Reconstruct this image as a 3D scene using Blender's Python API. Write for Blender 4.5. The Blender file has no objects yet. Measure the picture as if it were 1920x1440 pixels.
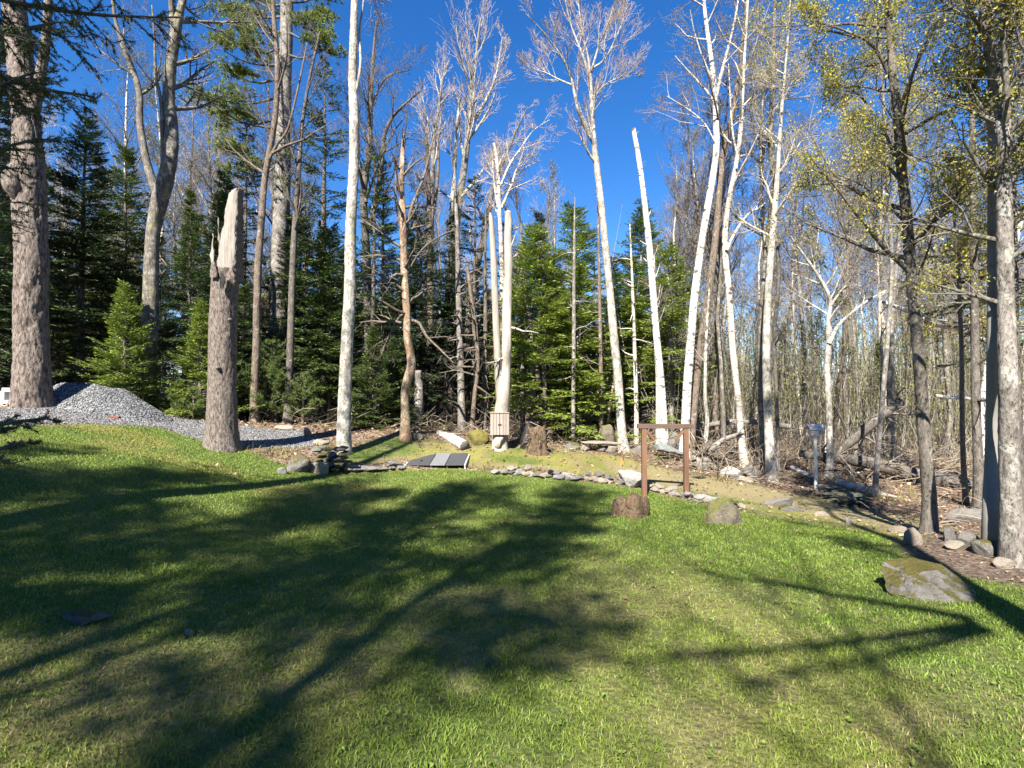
import bpy, bmesh, math, random
import numpy as np
from mathutils import Vector

# ------------------------------------------------------------------ camera, sky, sun, exposure
scene = bpy.context.scene
COL = scene.collection
EYE = 1.6
PITCH = math.radians(1.5)
FPX = 960.0                         # focal length in photo pixels (photo is 1920 wide)
cam_d = bpy.data.cameras.new("camera"); cam = bpy.data.objects.new("camera", cam_d); COL.objects.link(cam)
cam.location = (0, 0, EYE); cam.rotation_euler = (math.radians(90) + PITCH, 0, 0)
cam_d.sensor_width = 36; cam_d.lens = 18; cam_d.clip_start = 0.05; cam_d.clip_end = 2000
scene.camera = cam

SUN_AZ, SUN_EL = math.radians(20), math.radians(43)      # light travels 20 deg right of the view direction
world = bpy.data.worlds.new("World"); scene.world = world; world.use_nodes = True
wn = world.node_tree.nodes; wl = world.node_tree.links
sky = wn.new("ShaderNodeTexSky"); sky.sky_type = 'NISHITA'; sky.sun_disc = False
sky.sun_elevation = SUN_EL; sky.sun_rotation = math.pi + SUN_AZ
sky.air_density = 1.0; sky.dust_density = 0.0; sky.ozone_density = 4.0; sky.altitude = 300
hs = wn.new("ShaderNodeHueSaturation"); hs.inputs['Saturation'].default_value = 1.30; hs.inputs['Hue'].default_value = 0.508
wl.new(sky.outputs[0], hs.inputs['Color'])
bg = wn["Background"]; wl.new(hs.outputs[0], bg.inputs[0]); bg.inputs[1].default_value = 0.062
sun_d = bpy.data.lights.new("sun", 'SUN'); sun = bpy.data.objects.new("sun", sun_d); COL.objects.link(sun)
sun_d.energy = 5.0; sun_d.angle = math.radians(0.53); sun_d.color = (1.0, 0.94, 0.84)
LDIR = Vector((math.sin(SUN_AZ) * math.cos(SUN_EL), math.cos(SUN_AZ) * math.cos(SUN_EL), -math.sin(SUN_EL)))
sun.rotation_euler = LDIR.to_track_quat('-Z', 'Y').to_euler(); sun.location = (-8, -20, 25)
vs = scene.view_settings
vs.view_transform = 'Standard'; vs.look = 'None'; vs.gamma = 1.0; vs.exposure = 1.88; vs.use_curve_mapping = False
scene.render.engine = 'CYCLES'
cy = scene.cycles
cy.max_bounces = 4; cy.diffuse_bounces = 2; cy.glossy_bounces = 1; cy.transmission_bounces = 2
cy.use_denoising = True; cy.caustics_reflective = False; cy.caustics_refractive = False
try: cy.denoiser = 'OPENIMAGEDENOISE'
except Exception: pass

RNG = np.random.default_rng(7)

# ------------------------------------------------------------------ numeric helpers
def _hash(ix, iy, seed):
    n = (ix.astype(np.int64) * 374761393 + iy.astype(np.int64) * 668265263 + seed * 1442695041) & 0xFFFFFFFF
    n = ((n ^ (n >> 13)) * 1274126177) & 0xFFFFFFFF
    n = n ^ (n >> 16)
    return (n & 0xFFFF) / 65535.0
def vnoise(x, y, seed=0):
    x = np.asarray(x, float); y = np.asarray(y, float)
    ix = np.floor(x); iy = np.floor(y); fx = x - ix; fy = y - iy
    fx = fx * fx * (3 - 2 * fx); fy = fy * fy * (3 - 2 * fy)
    a = _hash(ix, iy, seed); b = _hash(ix + 1, iy, seed); c = _hash(ix, iy + 1, seed); d = _hash(ix + 1, iy + 1, seed)
    return (a + (b - a) * fx) * (1 - fy) + (c + (d - c) * fx) * fy
def fbm(x, y, seed=0, octv=4, lac=2.03, gain=0.5):
    s = 0.0; amp = 1.0; tot = 0.0
    for o in range(octv):
        s = s + amp * vnoise(np.asarray(x) * lac ** o + 17.3 * o, np.asarray(y) * lac ** o - 9.1 * o, seed + o); tot += amp; amp *= gain
    return s / tot
def sstep(a, b, x):
    t = np.clip((x - a) / (b - a), 0, 1); return t * t * (3 - 2 * t)
def norm(v):
    return v / np.maximum(np.linalg.norm(v, axis=-1, keepdims=True), 1e-9)

CF, SF = math.cos(PITCH), math.sin(PITCH)
def P(px, py, d):
    """point seen at photo pixel (px, py) whose distance along +Y is d metres"""
    u = (px - 960) / FPX; v = (720 - py) / FPX
    dy = CF - v * SF; dz = SF + v * CF
    t = d / dy
    return np.array([u * t, d, EYE + dz * t])

# ------------------------------------------------------------------ terrain height (thin-plate spline through surveyed points)
CTRL_PX = [(60,758,9.6),(-60,768,9.4),(200,797,9.3),(415,835,9.6),(300,850,8.4),(0,862,6.4),(0,1100,4.0),(0,950,5.4),(-300,900,5.5),
 (640,900,9.5),(640,848,11),(540,826,11.3),(762,812,13),(850,878,10.9),(860,860,11.8),(938,840,12.3),(960,900,9.8),
 (1060,896,10.3),(1060,880,10.9),(1168,850,13),(1248,930,9.5),(1280,858,13),(1445,915,11),(1530,920,10.8),(1358,978,7.3),(1560,985,7.3),
 (1748,1005,6.5),(1900,1065,5.0),(1860,1012,5.4),(1740,1120,4.2),(1600,962,9),(1850,922,11),(1700,880,14),(1900,850,20),(1500,830,20),
 (1200,800,20),(800,790,20),(400,780,18),(50,742,18),(960,1100,4.4),(960,980,7),(500,1000,6.3),(300,950,6.2),(230,775,12.5),(1000,818,15.5),(2100,1000,6.0)]
ctrl = [P(*c) for c in CTRL_PX]
ctrl += [np.array(c, float) for c in [(0,0,0),(-2.2,1.5,.02),(2.2,1.5,0),(-4,0,.25),(4,0,0),(0,-6,0),(-8,-5,.5),(8,-5,-.1),(-12,3,1.2),(14,4,-.2),
   (-40,40,2.6),(0,45,1.1),(40,40,-.9),(-35,-25,1),(35,-25,-.4),(0,-30,.2)]]
ctrl = np.array(ctrl)
def _tps(r2): return np.where(r2 > 1e-9, r2 * np.log(np.maximum(r2, 1e-9)), 0)
_A = ctrl[:, :2]; _n = len(_A)
_K = _tps(((_A[:, None] - _A[None]) ** 2).sum(-1)) + np.eye(_n) * 0.6
_Pm = np.c_[np.ones(_n), _A]
_M = np.block([[_K, _Pm], [_Pm.T, np.zeros((3, 3))]])
_W = np.linalg.solve(_M, np.r_[ctrl[:, 2], 0, 0, 0])
def ground_z(x, y):
    x = np.atleast_1d(np.asarray(x, float)); y = np.atleast_1d(np.asarray(y, float))
    xc = np.clip(x, -38, 38); yc = np.clip(y, -26, 44)
    z = np.zeros(x.shape)
    sh = x.shape; xf = xc.ravel(); yf = yc.ravel(); out = np.empty(xf.shape)
    for i in range(0, len(xf), 40000):
        q = np.c_[xf[i:i+40000], yf[i:i+40000]]
        out[i:i+40000] = _tps(((q[:, None] - _A[None]) ** 2).sum(-1)) @ _W[:_n] + _W[_n] + q @ _W[_n+1:]
    z = out.reshape(sh)
    z = np.clip(z, -1.6, 3.2)
    dist = np.hypot(x - 0, y - 8)
    rough = sstep(12, 18, dist)
    z = z + (fbm(x * .9, y * .9, 3, 3) - .5) * (.05 + .28 * rough) + (fbm(x * 4, y * 4, 11, 2) - .5) * (.012 + .05 * rough)
    return z
def gz(x, y): return float(ground_z(x, y)[0])
def G(px, d):
    """ground point below photo column px at depth d"""
    x = (px - 960) / FPX * d / CF
    return np.array([x, d, gz(x, d)])
def hit(px, py, d0=1.2, d1=40):
    """where the sight line through a photo pixel meets the ground"""
    u = (px - 960) / FPX; v = (720 - py) / FPX
    dy = CF - v * SF; dz = SF + v * CF
    d = np.geomspace(d0, d1, 900)
    t = d / dy; zz = EYE + dz * t; g = ground_z(u * t, d)
    k = np.argmax(zz < g) if (zz < g).any() else len(d) - 1
    return np.array([u * t[k], d[k]])

# ------------------------------------------------------------------ mesh building
def mk_mesh(name, verts, quads=None, tris=None, attrs=None, smooth=False, mats=None):
    me = bpy.data.meshes.new(name)
    verts = np.asarray(verts, np.float32)
    nq = 0 if quads is None else len(quads); nt = 0 if tris is None else len(tris)
    me.vertices.add(len(verts)); me.vertices.foreach_set("co", verts.ravel())
    loops = []
    if nq: loops.append(np.asarray(quads, np.int32).ravel())
    if nt: loops.append(np.asarray(tris, np.int32).ravel())
    loops = np.concatenate(loops)
    me.loops.add(len(loops)); me.loops.foreach_set("vertex_index", loops)
    starts = np.r_[np.arange(nq) * 4, nq * 4 + np.arange(nt) * 3].astype(np.int32)
    me.polygons.add(nq + nt); me.polygons.foreach_set("loop_start", starts)
    me.update(calc_edges=True)
    if smooth: me.polygons.foreach_set("use_smooth", np.ones(nq + nt, bool))
    for k, a in (attrs or {}).items():
        at = me.attributes.new(k, 'FLOAT', 'POINT'); at.data.foreach_set("value", np.asarray(a, np.float32))
    me.validate()
    return me
def obj(name, me, mat=None, parent=None, kind=None, loc=None):
    o = bpy.data.objects.new(name, me)
    if mat is not None and me is not None and len(me.materials) == 0: me.materials.append(mat)
    COL.objects.link(o)
    if parent is not None: o.parent = parent
    if kind: o["kind"] = kind
    if loc is not None: o.location = loc
    return o
def tag(o, label, cat=None, group=None, kind=None):
    o["label"] = label
    if cat: o["category"] = cat
    if group: o["group"] = group
    if kind: o["kind"] = kind
    return o
def thing(name, label, cat, loc=(0, 0, 0), rz=0.0, group=None):
    o = bpy.data.objects.new(name, None); COL.objects.link(o); o.empty_display_size = .2
    o.location = loc; o.rotation_euler = (0, 0, rz)
    return tag(o, label, cat, group)

def tubes(polys, sides):
    """polys: list of (pts (n,3), radii (n,)) -> verts, quads; batched by point count"""
    V = []; Q = []; off = 0
    by = {}
    for p, r in polys: by.setdefault(len(p), []).append((p, r))
    ang = np.arange(sides) / sides * 2 * np.pi
    ca, sa = np.cos(ang), np.sin(ang)
    for n, lst in by.items():
        pts = np.array([p for p, r in lst]); rad = np.array([r for p, r in lst])
        tan = np.empty_like(pts); tan[:, 1:-1] = pts[:, 2:] - pts[:, :-2]; tan[:, 0] = pts[:, 1] - pts[:, 0]; tan[:, -1] = pts[:, -1] - pts[:, -2]
        tan = norm(tan)
        avg = norm(pts[:, -1] - pts[:, 0])
        ref = np.where(np.abs(avg[:, 1:2]) < .8, np.array([[0., 1., 0.]]), np.array([[1., 0., 0.]]))[:, None]
        u = norm(ref - (ref * tan).sum(-1, keepdims=True) * tan); w = np.cross(tan, u)
        v = pts[:, :, None] + rad[:, :, None, None] * (u[:, :, None] * ca[None, None, :, None] + w[:, :, None] * sa[None, None, :, None])
        m = len(lst)
        V.append(v.reshape(-1, 3))
        b = (np.arange(m) * n * sides)[:, None, None] + (np.arange(n - 1) * sides)[None, :, None] + off
        k = np.arange(sides)[None, None]; k2 = (k + 1) % sides
        q = np.stack([b + k, b + k2, b + sides + k2, b + sides + k], -1).reshape(-1, 4)
        Q.append(q); off += m * n * sides
    return np.concatenate(V), np.concatenate(Q)

def catmull(pts, rad, step):
    pts = np.asarray(pts, float); rad = np.asarray(rad, float)
    seg = np.linalg.norm(np.diff(pts, axis=0), axis=1)
    a = np.concatenate([2 * pts[:1] - pts[1:2], pts, 2 * pts[-1:] - pts[-2:-1]])
    out = []; ro = []
    for i in range(len(pts) - 1):
        m = max(1, int(round(seg[i] / step)))
        t = (np.arange(m) / m)[:, None]
        p0, p1, p2, p3 = a[i], a[i+1], a[i+2], a[i+3]
        out.append(.5 * ((2*p1) + (-p0+p2)*t + (2*p0-5*p1+4*p2-p3)*t*t + (-p0+3*p1-3*p2+p3)*t**3))
        ro.append(rad[i] + (rad[i+1] - rad[i]) * t[:, 0])
    out.append(pts[-1:]); ro.append(rad[-1:])
    return np.concatenate(out), np.concatenate(ro)

def bark_tube(pts, rad, sides, step, seed, flare=.5, lump=.06, bark=0.0, bark_f=(9, 2.5), cap=False, base_h=.3):
    """one trunk or limb: smooth path, uneven outline, root flare at the start, furrowed bark relief"""
    p, r = catmull(pts, rad, step)
    n = len(p)
    tan = norm(np.gradient(p, axis=0))
    ref = np.array([0., 1., 0.]) if abs(tan[n//2][1]) < .8 else np.array([1., 0., 0.])
    u = norm(ref - (tan @ ref)[:, None] * tan); w = np.cross(tan, u)
    s = np.r_[0, np.cumsum(np.linalg.norm(np.diff(p, axis=0), axis=1))]
    ang = np.arange(sides) / sides * 2 * np.pi
    A, S = np.meshgrid(ang, s)
    cx, cyy = np.cos(A), np.sin(A)
    rr = np.repeat(r[:, None], sides, 1)
    k = 1 + lump * (fbm(cx * 1.3 + S * .9 + seed, cyy * 1.3 + S * .7, seed, 2) - .5) * 2
    if flare > 0:
        lob = 1 + .45 * (fbm(cx * 2 + seed * 3.1, cyy * 2 + seed, seed + 5, 2) - .5) * 2
        k = k + flare * np.exp(-S / base_h) * lob
    if bark > 0:
        circ = r.mean() * 2 * np.pi
        nf = max(3, round(bark_f[0] * circ))
        aa = A / (2 * np.pi) * nf
        wob = fbm(S * 3, A * 2, seed + 9, 2) * 2.2
        # wrap noise round the trunk
        def wrapn(x, y, sd): 
            return np.where(True, fbm(x, y, sd, 3) * (1 - A / (2*np.pi)) + fbm(x - nf, y, sd, 3) * (A / (2*np.pi)), 0)
        n1 = wrapn(aa + wob, S * bark_f[1], seed + 20)
        ridge = 1 - np.abs(n1 * 2 - 1) * 2.2
        rr = rr * k + bark * np.clip(ridge, -1.0, 1) + bark * .5 * (vnoise(aa * 3, S * bark_f[1] * 6, seed) - .5)
    else: rr = rr * k
    v = p[:, None] + rr[..., None] * (u[:, None] * cx[..., None] + w[:, None] * cyy[..., None])
    V = v.reshape(-1, 3)
    b = (np.arange(n - 1) * sides)[:, None]; kk = np.arange(sides)[None]; k2 = (kk + 1) % sides
    Q = np.stack([b + kk, b + k2, b + sides + k2, b + sides + kk], -1).reshape(-1, 4)
    T = None
    if cap:
        V = np.r_[V, [p[0]], [p[-1]]]; a0 = len(V) - 2; a1 = len(V) - 1; e = (n - 1) * sides
        T = np.r_[[[a0, (i + 1) % sides, i] for i in range(sides)], [[a1, e + i, e + (i + 1) % sides] for i in range(sides)]]
    return V, Q, T

def join(parts):
    V = []; Q = []; T = []; off = 0
    for v, q, t in parts:
        V.append(v)
        if q is not None and len(q): Q.append(np.asarray(q) + off)
        if t is not None and len(t): T.append(np.asarray(t) + off)
        off += len(v)
    return np.concatenate(V), (np.concatenate(Q) if Q else None), (np.concatenate(T) if T else None)

# ------------------------------------------------------------------ materials
def material(name):
    m = bpy.data.materials.new(name); m.use_nodes = True
    nt = m.node_tree; b = nt.nodes["Principled BSDF"]
    b.inputs["Roughness"].default_value = .85; b.inputs["Specular IOR Level"].default_value = .25
    return m, nt, b
class NB:
    def __init__(s, nt): s.nt = nt; s.l = nt.links
    def n(s, t, **kw):
        x = s.nt.nodes.new("ShaderNode" + t)
        for k, v in kw.items(): setattr(x, k, v)
        return x
    def coord(s, scale=(1, 1, 1), kind='Object'):
        tc = s.n("TexCoord"); mp = s.n("Mapping"); mp.inputs['Scale'].default_value = scale
        s.l.new(tc.outputs[kind], mp.inputs[0]); return mp.outputs[0]
    def noise(s, vec, scale, detail=4, rough=.6, dist=0):
        x = s.n("TexNoise"); x.inputs['Scale'].default_value = scale; x.inputs['Detail'].default_value = detail
        x.inputs['Roughness'].default_value = rough; x.inputs['Distortion'].default_value = dist
        if vec is not None: s.l.new(vec, x.inputs['Vector'])
        return x.outputs['Fac']
    def voro(s, vec, scale, feature='F1', out='Distance', rnd=1):
        x = s.n("TexVoronoi"); x.feature = feature; x.inputs['Scale'].default_value = scale; x.inputs['Randomness'].default_value = rnd
        s.l.new(vec, x.inputs['Vector']); return x.outputs[out]
    def ramp(s, fac, stops, interp='LINEAR'):
        x = s.n("ValToRGB"); cr = x.color_ramp; cr.interpolation = interp
        while len(cr.elements) < len(stops): cr.elements.new(.5)
        for e, (p, c) in zip(cr.elements, stops):
            e.position = p; e.color = (*c, 1) if isinstance(c, tuple) else (c, c, c, 1)
        s.l.new(fac, x.inputs[0]); return x.outputs[0]
    def mix(s, fac, a, b, mode='MIX'):
        x = s.n("Mix", data_type='RGBA', blend_type=mode)
        for i, v in ((0, fac), (6, a), (7, b)):
            if hasattr(v, 'links'): s.l.new(v, x.inputs[i])
            elif i == 0: x.inputs[0].default_value = v
            else: x.inputs[i].default_value = (*v, 1)
        return x.outputs[2]
    def math(s, op, a, b=0.0, clamp=False):
        x = s.n("Math", operation=op); x.use_clamp = clamp
        for i, v in ((0, a), (1, b)):
            if hasattr(v, 'links'): s.l.new(v, x.inputs[i])
            else: x.inputs[i].default_value = v
        return x.outputs[0]
    def bump(s, h, bsdf, strength=.5, dist=.02):
        x = s.n("Bump"); x.inputs['Strength'].default_value = strength; x.inputs['Distance'].default_value = dist
        s.l.new(h, x.inputs['Height']); s.l.new(x.outputs[0], bsdf.inputs['Normal'])
    def attr(s, name):
        x = s.n("Attribute"); x.attribute_name = name; return x.outputs['Fac']
    def island(s): return s.n("NewGeometry").outputs['Random Per Island']
    def orand(s): return s.n("ObjectInfo").outputs['Random']

def bark_mat(name, dark, light, lichen=None, lichen_amt=.45, yellow=None, zs=.18, scale=22, contrast=(.3, .7), bump=.6, red=None):
    m, nt, b = material(name); k = NB(nt)
    v = k.coord((1, 1, zs)); f = k.noise(v, scale, 6, .7, .6)
    c = k.ramp(f, [(contrast[0], dark), (contrast[1], light)])
    if lichen:
        v2 = k.coord((1, 1, .75)); g = k.noise(v2, 7, 5, .75, .4)
        c = k.mix(k.ramp(g, [(lichen_amt, 0.), (lichen_amt + .1, .85)]), c, lichen)
        sp = k.noise(v2, 38, 3, .7)
        c = k.mix(k.ramp(sp, [(.58, 0.), (.64, .8)]), c, tuple(x * .28 for x in dark))
        mp_ = k.noise(k.coord((1, 1, .55)), 15, 5, .75, .5)
        c = k.mix(k.ramp(mp_, [(.56, 0.), (.63, .7)]), c, tuple(x * .75 for x in dark))
    if yellow:
        v3 = k.coord((1, 1, .6)); g = k.noise(v3, 3.1, 6, .75)
        c = k.mix(k.ramp(g, [(.56, 0.), (.64, .7)]), c, yellow)
    if red:
        g = k.noise(k.coord((1, 1, .5)), 2.2, 5, .7)
        c = k.mix(k.ramp(g, [(.5, 0.), (.62, .8)]), c, red)
    k.l.new(c, b.inputs['Base Color']); k.bump(f, b, bump, .03)
    return m
def birch_mat(name, white=(.58, .555, .515), dark=(.045, .04, .038), amt=.54, big=.555, warm=(.50, .40, .30)):
    m, nt, b = material(name); k = NB(nt)
    v = k.coord((1, 1, 9)); f = k.noise(v, 7, 4, .7)                       # thin rings and lenticels
    v2 = k.coord((1, 1, 2.0)); g = k.noise(v2, 4.5, 5, .75, .6)                  # black scars
    w = k.noise(k.coord((1, 1, 1)), 3, 4)
    c = k.mix(k.ramp(w, [(.5, 0.), (.75, .6)]), white, warm)
    c = k.mix(k.ramp(f, [(amt, 0.), (amt + .05, .75)]), c, dark)
    c = k.mix(k.ramp(g, [(big, 0.), (big + .03, .9)]), c, dark)
    kn = k.voro(k.coord((1, 1, 1.3)), 2.6)
    c = k.mix(k.ramp(kn, [(.13, .95), (.20, 0.)]), c, dark)
    k.l.new(c, b.inputs['Base Color']); b.inputs['Roughness'].default_value = .7; k.bump(f, b, .25, .02)
    return m
def wood_mat(name, dark, light, zs=.04, scale=40, bump=.4, axis='z', stain=None):
    m, nt, b = material(name); k = NB(nt)
    sc = {'z': (1, 1, zs), 'x': (zs, 1, 1), 'y': (1, zs, 1)}[axis]
    f = k.noise(k.coord(sc), scale, 5, .65, .3); g = k.noise(k.coord(), 4, 3)
    c = k.ramp(f, [(.3, dark), (.7, light)])
    c = k.mix(k.ramp(g, [(.45, 0.), (.8, .5)]), c, stain or tuple(x * .6 for x in dark))
    c = k.mix(.35, c, k.ramp(k.orand(), [(0, dark), (1, light)]))
    k.l.new(c, b.inputs['Base Color']); k.bump(f, b, bump, .01)
    return m
def leaf_mat(name, cols, rough=.55, trans=.25, clump=1.2, clumpc=None):
    m, nt, b = material(name); k = NB(nt)
    c = k.ramp(k.island(), [(i / (len(cols) - 1), x) for i, x in enumerate(cols)])
    g = k.noise(k.coord(), clump, 3)
    c = k.mix(k.ramp(g, [(.35, 0.), (.7, .55)]), c, clumpc or cols[0])
    c = k.mix(k.math('MULTIPLY', k.orand(), .35), c, cols[-1])
    k.l.new(c, b.inputs['Base Color']); b.inputs['Roughness'].default_value = rough
    if trans:
        t = k.n("BsdfTranslucent"); k.l.new(c, t.inputs[0]); mx = k.n("MixShader"); mx.inputs[0].default_value = trans
        out = nt.nodes["Material Output"]; k.l.new(b.outputs[0], mx.inputs[1]); k.l.new(t.outputs[0], mx.inputs[2]); k.l.new(mx.outputs[0], out.inputs[0])
    return m
def rock_mat(name, dark, light, moss=None, moss_amt=.5, lich=(.34, .33, .29)):
    dark = tuple(x * .6 for x in dark); light = tuple(x * .68 for x in light)
    m, nt, b = material(name); k = NB(nt)
    v = k.coord(); f = k.noise(v, 6, 8, .7, .3); g = k.noise(v, 30, 4, .7)
    c = k.ramp(f, [(.3, dark), (.7, light)])
    c = k.mix(k.ramp(g, [(.52, 0.), (.7, .6)]), c, lich)
    c = k.mix(k.math('MULTIPLY', k.orand(), .5), c, tuple(x * .55 for x in light))
    if moss:
        nz = k.n("SeparateXYZ"); k.l.new(k.n("NewGeometry").outputs['Normal'], nz.inputs[0])
        mm = k.math('ADD', k.math('MULTIPLY', nz.outputs[2], .55), k.math('MULTIPLY', k.noise(v, 4.5, 6, .7), .75))
        mf = k.ramp(mm, [(1.00 - moss_amt, 0.), (1.14 - moss_amt, 1.)])
        mc = k.ramp(k.noise(v, 25, 4), [(.3, tuple(x * .45 for x in moss)), (.7, moss)])
        c = k.mix(mf, c, mc)
    k.l.new(c, b.inputs['Base Color']); k.bump(k.math('ADD', f, k.math('MULTIPLY', g, .35)), b, .8, .05)
    return m

M = {}
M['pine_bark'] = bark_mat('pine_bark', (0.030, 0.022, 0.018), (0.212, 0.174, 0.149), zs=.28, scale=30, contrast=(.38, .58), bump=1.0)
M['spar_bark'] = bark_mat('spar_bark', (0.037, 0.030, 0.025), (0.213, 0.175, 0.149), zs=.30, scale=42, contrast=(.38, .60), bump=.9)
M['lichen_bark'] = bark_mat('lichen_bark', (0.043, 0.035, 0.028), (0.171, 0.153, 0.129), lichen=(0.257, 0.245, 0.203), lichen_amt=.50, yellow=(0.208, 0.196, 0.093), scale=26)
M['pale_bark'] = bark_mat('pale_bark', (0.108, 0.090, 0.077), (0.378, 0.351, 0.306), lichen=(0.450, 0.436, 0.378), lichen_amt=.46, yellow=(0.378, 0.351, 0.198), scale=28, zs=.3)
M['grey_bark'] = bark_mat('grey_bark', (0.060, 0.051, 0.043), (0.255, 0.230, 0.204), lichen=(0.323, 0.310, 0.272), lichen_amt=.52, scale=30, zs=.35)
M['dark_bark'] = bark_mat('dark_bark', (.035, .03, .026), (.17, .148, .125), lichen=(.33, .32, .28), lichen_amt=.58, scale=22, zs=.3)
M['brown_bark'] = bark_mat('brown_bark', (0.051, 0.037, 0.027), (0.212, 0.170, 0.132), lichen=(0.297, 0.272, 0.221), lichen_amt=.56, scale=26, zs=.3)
M['yellow_birch'] = bark_mat('yellow_birch', (0.085, 0.055, 0.034), (0.374, 0.281, 0.187), lichen=(0.425, 0.383, 0.281), lichen_amt=.5, scale=20, zs=1.6, red=(0.187, 0.093, 0.055))
M['smooth_bark'] = bark_mat('smooth_bark', (0.143, 0.131, 0.118), (0.221, 0.211, 0.195), scale=9, zs=.5, contrast=(.2, .8), bump=.25)
M['birch'] = birch_mat('birch')
M['birch_rough'] = birch_mat('birch_rough', (.48, .43, .37), (.05, .042, .035), .54, .58, (.30, .235, .17))
M['twig_grey'] = bark_mat('twig_grey', (0.076, 0.064, 0.054), (0.187, 0.162, 0.140), scale=8, zs=1, bump=.1)
M['twig_pale'] = bark_mat('twig_pale', (0.170, 0.140, 0.119), (0.323, 0.272, 0.238), scale=8, zs=1, bump=.1)
M['twig_dark'] = bark_mat('twig_dark', (.045, .038, .033), (.14, .12, .10), scale=8, zs=1, bump=.1)
M['deadwood'] = wood_mat('deadwood', (.15, .12, .095), (.52, .48, .42), zs=.05, scale=30, bump=1.0, stain=(.22, .15, .10))
M['snagwood'] = wood_mat('snagwood', (.17, .145, .12), (.46, .425, .375), zs=.05, scale=30, bump=.9, stain=(.26, .20, .14))
M['splinter'] = wood_mat('splinter', (.09, .078, .068), (.33, .305, .275), zs=.035, scale=44, bump=.9, stain=(.30, .20, .11))
M['cedar'] = wood_mat('cedar', (.17, .14, .118), (.32, .275, .24), zs=.05, scale=30, stain=(.15, .115, .095))
M['stain_post'] = wood_mat('stain_post', (.095, .050, .030), (.19, .105, .065), zs=.06, scale=30, stain=(.07, .04, .026), bump=.7)
M['dark_beam'] = wood_mat('dark_beam', (.075, .05, .038), (.15, .10, .08), axis='x', zs=.05, scale=30)
M['grey_board'] = wood_mat('grey_board', (0.340, 0.323, 0.306), (0.561, 0.535, 0.510), axis='x', zs=.06, scale=30, stain=(0.212, 0.187, 0.170))
M['rotten'] = bark_mat('rotten', (0.030, 0.017, 0.010), (0.167, 0.113, 0.071), scale=14, zs=.5, bump=1.0, lichen=(0.095, 0.095, 0.036), lichen_amt=.55)
M['rock'] = rock_mat('rock', (.14, .13, .12), (.34, .315, .28))
M['rock_pale'] = rock_mat('rock_pale', (0.253, 0.207, 0.155), (0.621, 0.529, 0.425))
M['rock_white'] = rock_mat('rock_white', (0.312, 0.296, 0.281), (0.530, 0.507, 0.476))
M['rock_moss'] = rock_mat('rock_moss', (0.136, 0.126, 0.116), (0.313, 0.292, 0.272), (0.116, 0.102, 0.024), .36)
M['rock_brown'] = rock_mat('rock_brown', (.09, .075, .055), (.24, .20, .15), (.17, .17, .05), .36)
M['slate'] = rock_mat('slate', (.15, .16, .16), (.34, .36, .35), (.16, .19, .08), .2)
M['moss'] = rock_mat('moss', (.10, .09, .03), (.24, .20, .06), (.19, .165, .04), .7)
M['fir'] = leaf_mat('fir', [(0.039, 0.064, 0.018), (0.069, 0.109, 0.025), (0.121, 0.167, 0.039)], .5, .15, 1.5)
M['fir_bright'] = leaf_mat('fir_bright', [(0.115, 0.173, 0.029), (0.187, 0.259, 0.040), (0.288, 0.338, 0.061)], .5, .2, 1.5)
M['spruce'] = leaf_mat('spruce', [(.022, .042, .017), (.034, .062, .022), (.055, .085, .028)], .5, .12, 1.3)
M['near_spruce'] = leaf_mat('near_spruce', [(.030, .052, .030), (.055, .085, .040), (.105, .125, .035)], .5, .1, 2.)
M['pine'] = leaf_mat('pine', [(0.074, 0.115, 0.030), (0.128, 0.176, 0.038), (0.230, 0.257, 0.054)], .5, .2, .7)
M['pine_young'] = leaf_mat('pine_young', [(.06, .095, .025), (.10, .15, .035), (.16, .20, .05)], .5, .2, 1.5)
M['leaf_gold'] = leaf_mat('leaf_gold', [(0.187, 0.206, 0.033), (0.299, 0.299, 0.047), (0.411, 0.355, 0.066)], .5, .35, .8, (0.206, 0.206, 0.037))
M['leaf_olive'] = leaf_mat('leaf_olive', [(.14, .15, .03), (.23, .22, .045), (.32, .25, .07)], .5, .3, .8, (.16, .16, .035))
M['leaf_haze'] = leaf_mat('leaf_haze', [(.12, .15, .032), (.18, .205, .045), (.22, .19, .06)], .6, .3, .8, (.2, .2, .08))
M['leaf_far'] = leaf_mat('leaf_far', [(.09, .10, .033), (.13, .13, .045), (.16, .13, .06)], .6, .2, .8, (.14, .13, .05))
M['weed'] = leaf_mat('weed', [(.09, .15, .022), (.14, .20, .035), (.19, .24, .05)], .5, .2, 2.)
M['bud_red'] = leaf_mat('bud_red', [(.26, .11, .08), (.34, .16, .11), (.40, .22, .14)], .6, .2, .8)

def grass_mat():
    m, nt, b = material('grass'); k = NB(nt)
    isl = k.island()
    lush = k.ramp(isl, [(0, (.096, .158, .020)), (.5, (.148, .218, .030)), (1, (.212, .275, .050))])
    mossy = k.ramp(isl, [(0, (.13, .155, .025)), (1, (.22, .22, .045))])
    dry = k.ramp(isl, [(0, (.19, .165, .06)), (.5, (.26, .225, .09)), (1, (.33, .285, .13))])
    c = k.mix(k.attr('mossy'), lush, mossy); c = k.mix(k.attr('dry'), c, dry)
    k.l.new(c, b.inputs['Base Color']); b.inputs['Roughness'].default_value = .5
    t = k.n("BsdfTranslucent"); k.l.new(c, t.inputs[0]); mx = k.n("MixShader"); mx.inputs[0].default_value = .3
    k.l.new(b.outputs[0], mx.inputs[1]); k.l.new(t.outputs[0], mx.inputs[2]); k.l.new(mx.outputs[0], nt.nodes["Material Output"].inputs[0])
    return m
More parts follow.
